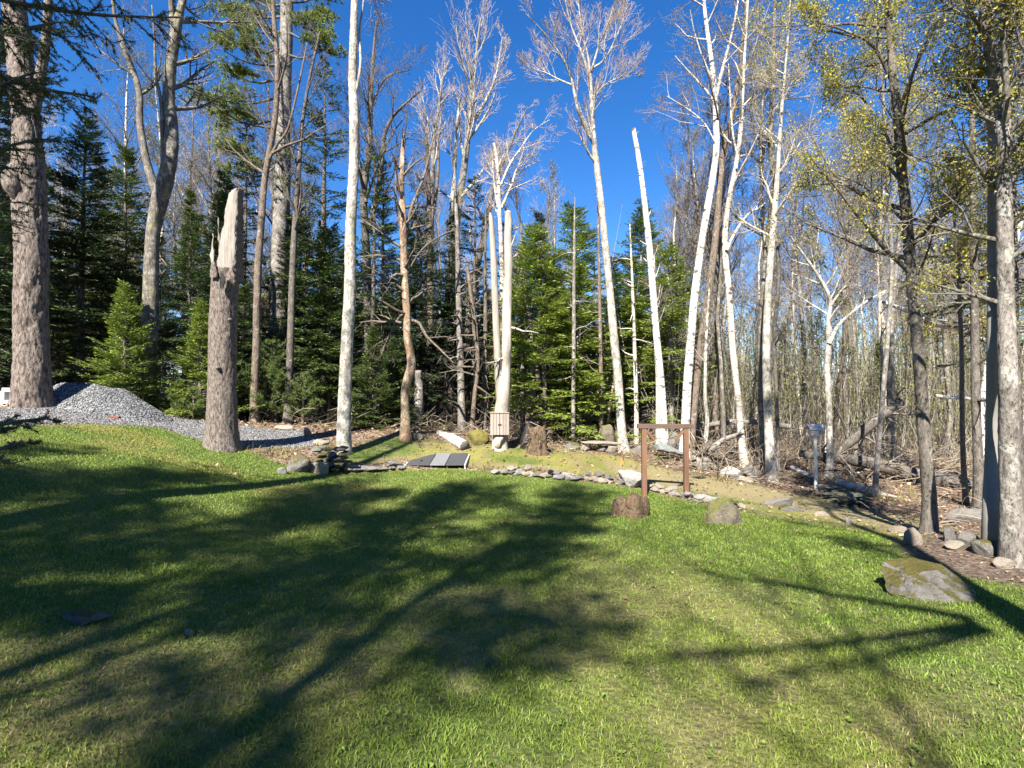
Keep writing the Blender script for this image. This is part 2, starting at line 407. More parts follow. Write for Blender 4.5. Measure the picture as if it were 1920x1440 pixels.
def ground_mat():
    m, nt, b = material('ground'); k = NB(nt)
    v = k.coord()
    n1 = k.noise(v, 2.2, 6, .65); n2 = k.noise(v, 26, 6, .75); n3 = k.noise(v, 120, 3, .7)
    vc = k.voro(v, 26, 'F1', 'Color'); vd = k.voro(v, 26, 'F1', 'Distance')
    sep = k.n("SeparateColor"); k.l.new(vc, sep.inputs[0]); rnd = sep.outputs[0]
    lawn = k.mix(n2, (.05, .075, .015), (.12, .165, .032))
    dryc = k.mix(n2, (.15, .115, .06), (.34, .28, .15))
    c = k.mix(k.attr('dry'), lawn, dryc)
    moss = k.ramp(n2, [(.3, (.12, .125, .03)), (.5, (.22, .21, .05)), (.7, (.28, .225, .075))])
    moss = k.mix(k.ramp(n1, [(.42, 0.), (.6, .8)]), moss, k.mix(n2, (.13, .095, .05), (.24, .19, .10)))
    c = k.mix(k.attr('mossy'), c, moss)
    litter = k.ramp(rnd, [(0, (.075, .05, .034)), (.4, (.17, .11, .072)), (.75, (.27, .19, .13)), (1, (.42, .33, .24))])
    litter = k.mix(k.ramp(n1, [(.4, 0.), (.65, .75)]), litter, (.07, .05, .032))
    c = k.mix(k.attr('litter'), c, litter)
    mul = k.ramp(rnd, [(0, (.065, .045, .032)), (.5, (.12, .085, .062)), (1, (.20, .15, .115))])
    c = k.mix(k.attr('mulch'), c, mul)
    vg = k.voro(v, 42, 'F1', 'Color'); sg = k.n("SeparateColor"); k.l.new(vg, sg.inputs[0])
    grav = k.ramp(sg.outputs[0], [(0, (.08, .077, .077)), (.5, (.17, .163, .163)), (1, (.32, .305, .295))])
    c = k.mix(k.attr('gravel'), c, grav)
    k.l.new(c, b.inputs['Base Color']); b.inputs['Roughness'].default_value = .95
    k.bump(k.math('ADD', n2, k.math('ADD', k.math('MULTIPLY', vd, .8), k.math('MULTIPLY', n3, .3))), b, .9, .04)
    return m
def chip_mat(name, cols):
    m, nt, b = material(name); k = NB(nt)
    k.l.new(k.ramp(k.island(), [(i / (len(cols) - 1), c) for i, c in enumerate(cols)]), b.inputs['Base Color']); return m
def plain(name, col, rough=.6, metal=0, var=.25, scale=12):
    m, nt, b = material(name); k = NB(nt)
    k.l.new(k.ramp(k.noise(k.coord(), scale, 5, .7), [(.3, tuple(x * (1 - var) for x in col)), (.7, tuple(min(1, x * (1 + var)) for x in col))]), b.inputs['Base Color'])
    b.inputs['Roughness'].default_value = rough; b.inputs['Metallic'].default_value = metal; return m
M['grass'] = grass_mat(); M['ground'] = ground_mat()
M['chips'] = chip_mat('chips', [(.035, .036, .039), (.085, .087, .092), (.15, .152, .155), (.30, .30, .30)])
M['leaf_litter'] = chip_mat('leaf_litter', [(.07, .042, .028), (.15, .09, .058), (.24, .16, .105), (.36, .27, .19)])
M['sticks'] = chip_mat('sticks', [(.06, .048, .034), (.15, .12, .085), (.25, .205, .15), (.36, .30, .235)])
M['stems'] = chip_mat('stems', [(.045, .040, .032), (.12, .105, .082), (.21, .185, .15), (.38, .35, .30)])
M['panel_dark'] = plain('panel_dark', (.055, .057, .062), .55, 0, .12)
M['panel_pale'] = plain('panel_pale', (.16, .166, .172), .5, 0, .12)
M['galv'] = plain('galv', (.52, .54, .52), .45, .3, .15)
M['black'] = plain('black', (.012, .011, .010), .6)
M['orange'] = plain('orange', (.62, .20, .10), .5)
M['teal'] = rock_mat('teal_slab', (.22, .25, .24), (.40, .44, .42))
M['brick_red'] = plain('brick_red', (.20, .085, .06), .8)
M['block_white'] = plain('block_white', (0.495, 0.480, 0.450), .85, 0, .12, 20)

# ------------------------------------------------------------------ the ground
def poly_sd(poly, x, y):
    """signed distance (negative inside) of points to a polygon in world XY"""
    poly = np.asarray(poly); d = np.full(x.shape, 1e9); inside = np.zeros(x.shape, bool)
    for i in range(len(poly)):
        a = poly[i]; b = poly[(i + 1) % len(poly)]; e = b - a
        t = np.clip(((x - a[0]) * e[0] + (y - a[1]) * e[1]) / (e @ e + 1e-12), 0, 1)
        d = np.minimum(d, np.hypot(x - a[0] - t * e[0], y - a[1] - t * e[1]))
        c = ((a[1] > y) != (b[1] > y)) & (x < (b[0] - a[0]) * (y - a[1]) / (b[1] - a[1] + 1e-12) + a[0])
        inside ^= c
    return np.where(inside, -d, d)
def W2(pts): return np.array([hit(*p) if len(p) == 2 else np.array(p[:2], float) for p in pts])
LAWN = W2([(-8, 3, 0), (-200, 830), (0, 801), (200, 797), (300, 802), (372, 826), (445, 838), (520, 868), (600, 884), (700, 882), (765, 879), (870, 879), (930, 886), (1060, 897),
           (1190, 915), (1300, 940), (1420, 966), (1560, 986), (1650, 1000), (1690, 1040), (1760, 1070), (1830, 1090), (1920, 1100), (2150, 1130), (9, -4, 0), (-9, -4, 0)])
TERR = W2([(640, 850), (700, 828), (780, 821), (930, 838), (1060, 846), (1160, 858), (1290, 892), (1420, 915), (1560, 945), (1690, 975), (1690, 1030), (1560, 980), (1420, 960), (1300, 935), (1190, 905), (1060, 884), (930, 876), (760, 862), (650, 872)])
GRAV = W2([(-150, 780), (-40, 772), (60, 764), (180, 760), (330, 783), (480, 802), (560, 806), (612, 826), (575, 838), (440, 838), (372, 826), (300, 802), (200, 797), (0, 801), (-200, 815)])
MULCH = W2([(1695, 1020), (1760, 1003), (1850, 1012), (1960, 1040), (2150, 1100), (2150, 1125), (1920, 1092), (1830, 1080), (1760, 1062)])
PATH = W2([(1110, 862), (1250, 882), (1400, 905), (1560, 938), (1720, 968), (1800, 1000), (1700, 1000), (1560, 970), (1400, 938), (1250, 912), (1130, 880)])
def masks(x, y):
    nz = (fbm(x * 2.1, y * 2.1, 31, 3) - .5) * .5
    lawn = 1 - sstep(-.06, .10, poly_sd(LAWN, x, y) + nz * .45)
    terr = (1 - sstep(-.15, .25, poly_sd(TERR, x, y) + nz)) * (1 - lawn)
    grav = (1 - sstep(-.08, .12, poly_sd(GRAV, x, y) + nz * .5)) * (1 - lawn)
    mul = (1 - sstep(-.1, .15, poly_sd(MULCH, x, y) + nz * .6))
    path = (1 - sstep(-.2, .2, poly_sd(PATH, x, y) + nz)) * (1 - lawn)
    litter = np.clip(1 - lawn - terr - grav, 0, 1) * (1 - mul)
    dist = np.hypot(x, y)
    # worn tan patches: more of them near the camera and to the right
    dn = fbm(x * .95 + 4, y * .95, 51, 4); near = 1 - sstep(2.5, 6.5, dist)
    dry = sstep(.58 - .09 * near, .76 - .06 * near, dn + .22 * (fbm(x * 5, y * 5, 54, 3) - .5)) * (.12 + .5 * near)
    dry = np.maximum(dry, (.07 + .40 * near) * sstep(.42, .74, fbm(x * 3.4, y * 3.4, 77, 3)))
    dry = np.maximum(dry * lawn, terr * sstep(.42, .62, fbm(x * 2.2, y * 2.2, 8, 4)) * .9)
    dry = np.maximum(dry, path * .85)
    mossy = sstep(.52, .70, fbm(x * .7 + 9, y * .7, 63, 3)) * (.15 + .3 * near)
    mossy = np.maximum(mossy * lawn, terr * (1 - path) * sstep(.35, .6, fbm(x * .8, y * .8, 19, 3)) * .9)
    bank = sstep(6.8, 9, y) * (1 - sstep(-2.8, -1.6, x)) * lawn
    mossy = np.maximum(mossy, bank * sstep(.45, .62, fbm(x * 1.1, y * 1.1, 91, 3)))
    return lawn, terr, grav, mul, path, litter, dry, mossy

def axis_vals(a, b, step, grow, end):
    v = list(np.arange(a, b, step)); s = step; x = v[-1]
    while x < end: s *= grow; x += s; v.append(x)
    lo = []; s = step; x = v[0]
    while x > -end: s *= grow; x -= s; lo.append(x)
    return np.array(lo[::-1] + v)
gx = axis_vals(-11, 11, .13, 1.12, 600); gy = axis_vals(0.5, 15, .115, 1.12, 600)
GX, GY = np.meshgrid(gx, gy)
GZ = ground_z(GX, GY)
nx, ny = len(gx), len(gy)
mk = masks(GX.ravel(), GY.ravel())
GZ -= (mk[0].reshape(GX.shape)) * .012
ii = (np.arange(ny - 1)[:, None] * nx + np.arange(nx - 1)[None])
quads = np.stack([ii, ii + 1, ii + nx + 1, ii + nx], -1).reshape(-1, 4)
me = mk_mesh("ground", np.c_[GX.ravel(), GY.ravel(), GZ.ravel()], quads, None,
             dict(gravel=mk[2], mulch=mk[3], litter=mk[5] * (1 - .8 * mk[4]), dry=mk[6], mossy=mk[7]), smooth=True)
tag(obj("ground", me, M['ground']), "sloping ground of lawn, gravel pad and leaf-littered forest floor", "ground", kind="structure")

# ------------------------------------------------------------------ lawn grass (nobody could count it)
def blades(x, y, h, w, lean, attrs, rng):
    n = len(x); z = ground_z(x, y) - .015
    a = rng.random(n) * 2 * np.pi; la = rng.random(n) * 2 * np.pi
    sx, sy = np.cos(a) * w / 2, np.sin(a) * w / 2
    lx, ly = np.cos(la) * lean * h, np.sin(la) * lean * h
    v = np.empty((n, 5, 3), np.float32)
    v[:, 0] = np.c_[x - sx, y - sy, z]; v[:, 1] = np.c_[x + sx, y + sy, z]
    v[:, 2] = np.c_[x + sx * .8 + lx * .35, y + sy * .8 + ly * .35, z + h * .55]; v[:, 3] = np.c_[x - sx * .8 + lx * .35, y - sy * .8 + ly * .35, z + h * .55]
    v[:, 4] = np.c_[x + lx, y + ly, z + h * np.sqrt(np.maximum(.15, 1 - lean ** 2 * .6))]
    o = (np.arange(n) * 5)[:, None]
    q = o + np.array([[0, 1, 2, 3]]); t = o + np.array([[3, 2, 4]])
    return v.reshape(-1, 3), q, t, {k: np.repeat(b, 5) for k, b in attrs.items()}
rng = np.random.default_rng(21)
NB_ = 440000
Yb = 1.3 + 11.9 * rng.random(NB_) ** 1.18; Xb = rng.uniform(-1, 1, NB_) * (1.10 * Yb + .7)
mb = masks(Xb, Yb)
tuft = fbm(Xb * 5.5, Yb * 5.5, 101, 3)
keep = rng.random(NB_) < np.clip(mb[0] * (.55 + .75 * tuft) + mb[1] * .95 * (1 - .62 * mb[4]), 0, 1) * (1 - mb[3]) * (1 - .45 * mb[6])
Xb, Yb, tuft = Xb[keep], Yb[keep], tuft[keep]; mb = [k[keep] for k in mb]
n = len(Xb)
big = sstep(.60, .74, fbm(Xb * 1.7, Yb * 1.7, 131, 2)) * (1 - sstep(-2, 1, Xb))           # ranker tufts on the left bank
hb = .70 * (.020 + .026 * rng.random(n) + .028 * tuft * rng.random(n) + (.06 * big + .07 * mb[1] * (tuft > .55)) * rng.random(n) ** 3) * (1 - .15 * mb[1]) * (1 - .35 * mb[6])
wb = (.0030 + .00095 * Yb) * (.7 + .6 * rng.random(n))
drb = (rng.random(n) < mb[6] * .85 + .03) * (.45 + .55 * rng.random(n)); msb = mb[7] * (.4 + .6 * rng.random(n))
v, q, t, at = blades(Xb, Yb, hb, wb, .25 + .75 * rng.random(n), dict(dry=drb, mossy=msb), rng)
tag(obj("lawn_grass", mk_mesh("lawn_grass", v, q, t, at), M['grass']), "short green lawn grass with dry tan patches", "grass", kind="stuff")

# ------------------------------------------------------------------ leaf litter on the forest floor
def leaf_quads(p, d, nrm, L, W):
    d = norm(d); s = norm(np.cross(d, nrm)); L = L[:, None]; W = W[:, None]
    v = np.stack([p, p + d * L * .5 + s * W * .5, p + d * L, p + d * L * .5 - s * W * .5], 1)
    return v.reshape(-1, 3), (np.arange(len(p)) * 4)[:, None] + np.arange(4)[None]
n = 52000
Yl = rng.uniform(4, 24, n); Xl = rng.uniform(-1, 1, n) * (1.05 * Yl + 1)
ml = masks(Xl, Yl)
kp = rng.random(n) < np.clip(ml[5] * .9 + ml[3] * .5 + ml[1] * .20 + ml[0] * .02 + ml[2] * .05, 0, 1)
Xl, Yl = Xl[kp], Yl[kp]; n = len(Xl)
pl = np.c_[Xl, Yl, ground_z(Xl, Yl) + .008 + .02 * rng.random(n)]
dl = rng.normal(size=(n, 3)) * np.array([1, 1, .35]); nl = rng.normal(size=(n, 3)) * .5 + np.array([0, 0, 1])
v, q = leaf_quads(pl, dl, nl, (.05 + .05 * rng.random(n)) * np.clip(Yl / 11, .45, 1.2), (.03 + .035 * rng.random(n)) * np.clip(Yl / 11, .45, 1.2))
tag(obj("leaf_litter", mk_mesh("leaf_litter", v, q), M['leaf_litter']), "fallen brown leaves scattered over the forest floor", "leaves", kind="stuff")

# broad-leaved weeds and clover in the turf
nr = 260; Yw = 1.7 + 7 * rng.random(nr) ** 1.5; Xw = rng.uniform(-1, 1, nr) * (1.05 * Yw + .3); mw = masks(Xw, Yw); kp = mw[0] > .6; Xw, Yw = Xw[kp], Yw[kp]; k7 = 8; n = len(Xw) * k7
aw = rng.random(n) * 2 * np.pi; sz_w = np.repeat(.014 + .018 * rng.random(len(Xw)), k7) * (.6 + .6 * rng.random(n))
pw0 = np.c_[np.repeat(Xw, k7), np.repeat(Yw, k7), np.repeat(ground_z(Xw, Yw), k7) + .008] + rng.normal(size=(n, 3)) * np.array([.012, .012, .003])
v, q = leaf_quads(pw0, np.c_[np.cos(aw), np.sin(aw), .25 + .5 * rng.random(n)], np.tile(np.array([[0., 0., 1.]]), (n, 1)) + rng.normal(size=(n, 3)) * .25, sz_w, sz_w * .45)
tag(obj("lawn_weeds", mk_mesh("lawn_weeds", v, q), M['weed']), "small broad-leaved weeds dotted through the lawn", "weeds", kind="stuff")

# ------------------------------------------------------------------ skeleton growth for broadleaf trees
class Skel:
    def __init__(s): s.lv = {}; s.leaf = []
    def add(s, lvl, pts, rad): s.lv.setdefault(lvl, []).append((np.asarray(pts), np.asarray(rad)))
def rand_perp(d, rng):
    v = rng.normal(size=3); v -= d * (v @ d); return v / (np.linalg.norm(v) + 1e-9)
SPEC = dict(   # children per level, start, length ratio, angle (deg), up-bend, jitter, twigs minimum radius
  bare=dict(nc=(8, 6), lr=(.55, .5), ang=(42, 48), up=(.10, .06, .04), jit=(.13, .2, .25), leaf=0),
  fan=dict(nc=(8, 6), lr=(.55, .5), ang=(28, 30), up=(.20, .16, .10), jit=(.10, .12, .16), leaf=0),
  leafy=dict(nc=(8, 6), lr=(.55, .55), ang=(45, 50), up=(.06, .02, 0.), jit=(.14, .2, .25), leaf=3),
  dead=dict(nc=(4, 3), lr=(.5, .5), ang=(45, 50), up=(-.05, -.02, 0.), jit=(.2, .25, .3), leaf=0))
NPT = (7, 5, 4, 2)
def grow(S, p, d, L, r, lvl, sp, rng, maxl=3, rmin=.0022):
    n = NPT[min(lvl, 3)]; pts = [np.array(p, float)]; d = np.array(d, float); up = sp['up'][min(lvl - 1, 2)]; jt = sp['jit'][min(lvl - 1, 2)]
    J = rng.normal(size=(n - 1, 3)) * jt
    for i in range(n - 1):
        d = d + J[i]; d[2] += up; d /= math.sqrt(d @ d); pts.append(pts[-1] + d * (L / (n - 1)))
    pts = np.array(pts); rad = np.maximum(r * (1 - .82 * np.arange(n) / (n - 1)), rmin)
    S.add(lvl, pts, rad)
    if lvl < maxl:
        nc = sp['nc'][min(lvl - 1, 1)]; nc = max(1, int(round(nc * (.7 + .6 * rng.random()))))
        for k in range(nc):
            t = .18 + .80 * (k + rng.random()) / nc; f = t * (n - 1); i = min(int(f), n - 2); fr = f - i
            q = pts[i] + (pts[i+1] - pts[i]) * fr; dd = pts[i+1] - pts[i]; dd = dd / math.sqrt(dd @ dd)
            a = math.radians(sp['ang'][min(lvl - 1, 1)] * (.7 + .6 * rng.random()))
            grow(S, q, dd * math.cos(a) + rand_perp(dd, rng) * math.sin(a), L * sp['lr'][min(lvl - 1, 1)] * (1.15 - .6 * t) * (.7 + .6 * rng.random()),
                 max(rmin, (rad[i] * (1 - fr) + rad[i+1] * fr) * .6), lvl + 1, sp, rng, maxl, rmin)
    if sp['leaf'] and lvl >= maxl - 1:
        for k in range(sp['leaf'] if lvl == maxl else 2):
            f = (.25 + .75 * rng.random()) * (n - 1); i = min(int(f), n - 2); S.leaf.append(pts[i] + (pts[i+1] - pts[i]) * (f - i))
def crown(S, tp, tr, s0, n1, L1, sp, rng, ang=50, s1=1.0, maxl=3, rmin=.0022, topf=.35, side=None, rk=.38):
    """first-order branches along a trunk polyline between height fractions s0..s1"""
    s = np.r_[0, np.cumsum(np.linalg.norm(np.diff(tp, axis=0), axis=1))]; s /= s[-1]
    for k in range(n1):
        t = s0 + (s1 - s0) * (k + rng.random()) / n1
        q = np.array([np.interp(t, s, tp[:, j]) for j in range(3)]); r = np.interp(t, s, tr)
        i = min(np.searchsorted(s, t), len(tp) - 1); dd = norm(tp[i] - tp[max(i - 1, 0)])
        a = math.radians(ang * (.75 + .5 * rng.random()) * (1 - .35 * (t - s0) / max(1e-6, 1 - s0)))
        pv = rand_perp(dd, rng)
        if side is not None: pv = norm(pv + np.asarray(side, float))
        g = (t - s0) / max(1e-6, 1 - s0)
        grow(S, q, dd * math.cos(a) + pv * math.sin(a), L1 * (1 - (1 - topf) * g) * (.65 + .7 * rng.random()), max(rmin * 2, min(r * .55, L1 * .02 + r * rk * .5)), 1, sp, rng, maxl, rmin)
def leaves_mesh(name, pts, size, rng, per=3, droop=.5, spread=.05):
    pts = np.repeat(np.array(pts), per, 0); n = len(pts)
    p = pts + rng.normal(size=(n, 3)) * spread
    d = rng.normal(size=(n, 3)); d[:, 2] -= droop; nn = rng.normal(size=(n, 3)) + np.array([0, -.3, .8])
    L = size * (.6 + .8 * rng.random(n)); v, q = leaf_quads(p, d, nn, L, L * (.38 + .25 * rng.random(n)))
    return mk_mesh(name, v, q)
def skel_parts(S, base, root, limb_mat, twig_mat, leaf_mat=None, leaf_size=.05, rng=None, per=3, droop=.5, spread=.05, loc=True):
    base = np.asarray(base)
    out = []
    if 1 in S.lv:
        v, q = tubes(S.lv[1], 6); out.append(obj("limbs", mk_mesh("limbs", v - base, q, smooth=True), limb_mat, root, "stuff"))
    tw = []
    if 2 in S.lv: tw.append((*tubes(S.lv[2], 3), None))
    if 3 in S.lv: tw.append((*tubes(S.lv[3], 3), None))
    if tw:
        v, q, _ = join(tw); out.append(obj("twigs", mk_mesh("twigs", v - base, q, smooth=True), twig_mat, root, "stuff"))
    if S.leaf and leaf_mat is not None:
        out.append(obj("leaves", leaves_mesh("leaves", np.array(S.leaf) - base, leaf_size, rng, per, droop, spread), leaf_mat, root, "stuff"))
    return out

def px_path(path, depth, dslope=0.0, rng=None, wob=.0):
    """traced stem: (photo x, photo y, width px) at a depth -> points and radii in metres"""
    pts = []; rad = []
    for i, (px, py, w) in enumerate(path):
        d = depth + dslope * i + (0 if rng is None else rng.normal() * wob)
        pts.append(P(px, py, d)); rad.append(.92 * w / FPX * d / 2 * math.cos(math.atan((px - 960) / FPX)))
    return np.array(pts), np.array(rad)

def hero(name, label, depth, path, bark, cr=None, limbs=(), sides=18, step=.07, flare=.5, lump=.07, barkrel=0., bark_f=(9, 2.5), twig='twig_grey', limb=None,
         leaf=None, leaf_size=.05, per=3, seed=1, droop=.5, base=None, spread=.05, broken=False, grounded=True, group=None, wob=.05, base_h=.3):
    rng = np.random.default_rng(seed)
    g = G(path[0][0], depth)
    tp, tr = px_path(path, depth, 0, rng, wob)
    tp[:, 1] += (g[1] - tp[0][1]) * 0
    if grounded:
        keep = [i for i in range(len(tp)) if i == 0 or tp[i][2] > g[2] + .25]
        tp = tp[keep]; tr = tr[keep]; tp[0] = [tp[0][0], depth, g[2] - .12]
    b = np.array([tp[0][0], depth, g[2]])
    root = thing(name, label, "tree", b, 0, group)
    V, Q, T = bark_tube(tp, tr, sides, step, seed, flare, lump, barkrel, bark_f, cap=broken, base_h=base_h)
    obj("trunk", mk_mesh("trunk", V - b, Q, T, smooth=True), M[bark], root)
    S = Skel(); allp = [(tp, tr)]
    for li in limbs:
        ds = rng.normal() * .10; lp, lr_ = px_path(li, depth, ds, rng, .04)
        V, Q, T = bark_tube(lp, lr_, 10, .12, seed + len(allp), 0, .06, 0)
        obj("limb", mk_mesh("limb", V - b, Q, smooth=True), M[limb or bark], root)
        allp.append((lp, lr_))
    if cr:
        crs = cr if isinstance(cr, list) else [cr]
        for c in crs:
            c = dict(c); which = c.pop('on', 'trunk'); sp = dict(SPEC[c.pop('sp', 'bare')]); sp['leaf'] = c.pop('leaf', sp['leaf'])
            tgt = [allp[0]] if which == 'trunk' else allp[1:] if which == 'limbs' else allp
            for (a, r) in tgt: crown(S, a, r, c.get('s0', .5), c['n'], c['L'], sp, rng, c.get('ang', 50), c.get('s1', 1.), c.get('maxl', 3), c.get('rmin', .0022) * max(1, depth / 9), c.get('topf', .35), c.get('side'), c.get('rk', .38))
        skel_parts(S, b, root, M[limb or bark], M[twig], M[leaf] if leaf else None, leaf_size, rng, per, droop, spread)
    return root

# ------------------------------------------------------------------ conifers
def needle_tris(p, d, L, W, rng, flat=.5):
    n = len(p); nn = rng.normal(size=(n, 3)) * flat + np.array([0, 0, 1.0])
    s = norm(np.cross(d, nn)) * (W[:, None] / 2)
    v = np.stack([p - s, p + s, p + d * L[:, None]], 1).reshape(-1, 3)
    return v, (np.arange(n) * 3)[:, None] + np.arange(3)[None]
def conifer(h, rmax, seed, shape=.85, live0=.06, gap=.26, nb=6, el0=-8, el1=38, droop=.22, tw=.10, blade=.075, bw=.016, dead=0.0, sparse=0.0, lean=0.0):
    """returns trunk (V,Q), bare branches (V,Q), needle sprays (V,T)"""
    rng = np.random.default_rng(seed)
    n = 10; s = np.linspace(0, 1, n); wob = np.cumsum(rng.normal(size=(n, 2)) * .012 * h / 10, axis=0)
    tp = np.c_[wob[:, 0] + lean * s * h, wob[:, 1], s * h - .1]; r0 = h * .0105 + .018; tr = r0 * (1 - s) ** .8 + .004
    V0, Q0 = tubes([(tp, tr)], 9)
    br = []; NP = []; ND = []; NL = []
    z = live0 * h
    while z < h * .985:
        t = z / h
        for k in range(nb if rng.random() > .2 else nb - 1):
            isdead = t < dead and rng.random() < .85
            if rng.random() < sparse and not isdead: continue
            a = rng.random() * 2 * math.pi; L = rmax * max(.05, (1 - t)) ** shape * (.62 + .5 * rng.random()) + .05
            zz = z + (rng.random() - .5) * gap
            gn = float(vnoise(np.array(a * 1.1 + 3 * math.cos(a)), np.array(z * 1.6 / (gap * 3)), seed + 40))
            if gn < .15 and not isdead and h > 4: continue
            L *= .74 + .56 * gn
            if isdead: L *= .7
            el = math.radians(el0 + (el1 - el0) * t + rng.normal() * 6); out = np.array([math.cos(a), math.sin(a), 0]); sid = np.array([-out[1], out[0], 0])
            ss = np.linspace(0, 1, 5); cx = np.interp(zz, tp[:, 2], tp[:, 0]); cy_ = np.interp(zz, tp[:, 2], tp[:, 1])
            bend = rng.normal() * .12
            pts = np.array([cx, cy_, zz]) + out * (ss * L * math.cos(el))[:, None] + sid * (bend * ss ** 2 * L)[:, None]
            pts[:, 2] += ss * L * math.sin(el) - droop * L * (ss ** 2) * (1 - .75 * t) + .10 * L * ss ** 4
            br.append((pts, (.006 + .011 * L) * (1 - .85 * ss)))
            if isdead:
                for _ in range(4):
                    f = .3 + .6 * rng.random(); q = pts[int(f * 4)]; dd = norm(out + sid * rng.normal() * 1.2 + np.array([0, 0, rng.normal() * .5]))
                    l2 = L * .4 * rng.random(); br.append((np.array([q, q + dd * l2 * .5, q + dd * l2 + np.array([0, 0, -.05 * l2])]), np.array([.004, .003, .0015])))
                continue
            m = max(3, int(L / (tw * .8))); f = (np.arange(m) + .5 + rng.normal(size=m) * .15) / m; f = np.clip(f * (1 - .16) + .16, 0, 1)
            for sg in (-1, 1):
                q = np.stack([np.interp(f, ss, pts[:, j]) for j in range(3)], 1)
                aa = np.radians(48 + rng.normal(size=m) * 10)
                tang = norm(pts[-1] - pts[0]); dd = tang[None] * np.cos(aa)[:, None] + sid[None] * sg * np.sin(aa)[:, None]; dd[:, 2] += rng.normal(size=m) * .14 - .05; dd = norm(dd)
                tl = np.clip(.42 * L * (1 - f) + tw * .9, tw, .55 * max(.4, L)) * (.7 + .5 * rng.random(m))
                k2 = np.maximum(2, (tl / (blade * .72)).astype(int))
                idx = np.repeat(np.arange(m), k2); w = (np.concatenate([np.arange(x) for x in k2]) + .3) / k2[idx]
                base = q[idx] + dd[idx] * (w * tl[idx])[:, None]; base[:, 2] -= .08 * tl[idx] * w ** 2
                for s2 in (-1, 1):
                    sd = np.cross(dd[idx], np.array([0, 0, 1.])); nd = norm(dd[idx] * .8 + sd * s2 * .62 + rng.normal(size=sd.shape) * .16 + np.array([0, 0, .08]))
                    NP.append(base); ND.append(nd); NL.append(blade * (.7 + .55 * rng.random(len(base))))
                NP.append(q + dd * (tl * .95)[:, None]); ND.append(dd); NL.append(np.full(m, blade * 1.2))
            NP.append(pts[-1:]); ND.append(norm(pts[-1:] - pts[-2:-1])); NL.append(np.array([blade * 1.6]))
        z += gap * (1.05 - .55 * t) * (.8 + .4 * rng.random())
    # leader
    k = 26; q = np.c_[np.full(k, tp[-1, 0]), np.full(k, tp[-1, 1]), tp[-1, 2] - rng.random(k) * .35]; aa = rng.random(k) * 6.28
    NP.append(q); ND.append(norm(np.c_[np.cos(aa), np.sin(aa), np.full(k, 1.2)])); NL.append(np.full(k, blade))
    NP, ND, NL = np.concatenate(NP), np.concatenate(ND), np.concatenate(NL)
    Vn, Tn = needle_tris(NP, ND, NL, np.full(len(NP), bw * 1.9) * (.8 + .5 * rng.random(len(NP))), rng)
    Vb, Qb = tubes(br, 4)
    return (V0, Q0), (Vb, Qb), (Vn, Tn)
def conifer_meshes(**kw):
    (a, b), (c, d), (e, f) = conifer(**kw)
    return mk_mesh("trunk", a, b, smooth=True), mk_mesh("branches", c, d, smooth=True), mk_mesh("needles", e, None, f)
def place_conifer(meshes, name, label, x, y, rz, sc=1.0, mats=('dark_bark', 'twig_dark', 'fir'), group=None, sz=None):
    root = thing(name, label, "tree", (x, y, gz(x, y) - .03), rz, group); root.scale = (sc, sc, sz or sc)
    for nm, me_, mt in zip(("trunk", "branches", "crown"), meshes, mats):
        o = obj(nm, me_, None, root, None if nm == "trunk" else "stuff")
        if len(me_.materials) == 0: me_.materials.append(M[mt])
        o.material_slots[0].link = 'OBJECT'; o.material_slots[0].material = M[mt]
    return root
def pine_clumps(branch_pts, seed, per_m=26, L=.13, W=.012, nn=26, spread=.16):
    """long soft needle bundles round the outer shoots of pine branches"""
    rng = np.random.default_rng(seed); C = []; D = []
    for pts in branch_pts:
        ln = np.linalg.norm(pts[-1] - pts[0]); m = max(3, int(ln * per_m)); f = .25 + .75 * rng.random(m) ** .8
        ss = np.linspace(0, 1, len(pts)); q = np.stack([np.interp(f, ss, pts[:, j]) for j in range(3)], 1)
        q += rng.normal(size=q.shape) * spread * np.array([1, 1, .35]) * (.35 + f[:, None]) * min(1, ln); C.append(q); D.append(np.tile(norm(pts[-1] - pts[-2]), (m, 1)))
    C = np.concatenate(C); D = np.concatenate(D); n = len(C)
    p = np.repeat(C, nn, 0); d = norm(np.repeat(D, nn, 0) * .5 + rng.normal(size=(n * nn, 3)) * .8 + np.array([0, 0, .35]))
    return needle_tris(p, d, L * (.7 + .5 * rng.random(n * nn)), np.full(n * nn, W), rng, 1.0)

# ------------------------------------------------------------------ the trees one can tell apart, left to right
# T1 massive shaggy trunk at the left edge
r1 = hero("pine_tree", "massive shaggy-barked trunk at the left edge beside the gravel pile", 9.6,
     [(62,760,84),(60,700,74),(58,600,71),(60,480,69),(56,400,71),(54,345,75),(54,310,68),(50,230,58),(43,150,56),(32,60,52),(22,-40,46),(12,-160,40),(5,-300,30)],
     'pine_bark', cr=dict(s0=.75, n=8, L=2.2, sp='bare'), sides=88, step=.034, flare=.28, lump=.05, barkrel=.022, bark_f=(15, 3.6), seed=3, twig='twig_dark', wob=.02,
     limbs=[[(62,205,34),(74,150,26),(84,90,22),(90,20,20),(94,-60,18),(100,-180,14)]])
bb, _q, _t = bark_tube(np.array([P(30,300,9.45), P(22,330,9.35), P(24,352,9.35), P(40,385,9.45)]), np.array([.02,.13,.13,.03]), 14, .03, 8, 0, .2, .02)
obj("burl", mk_mesh("burl", bb - np.array(r1.location), _q, smooth=True), M['pine_bark'], r1)

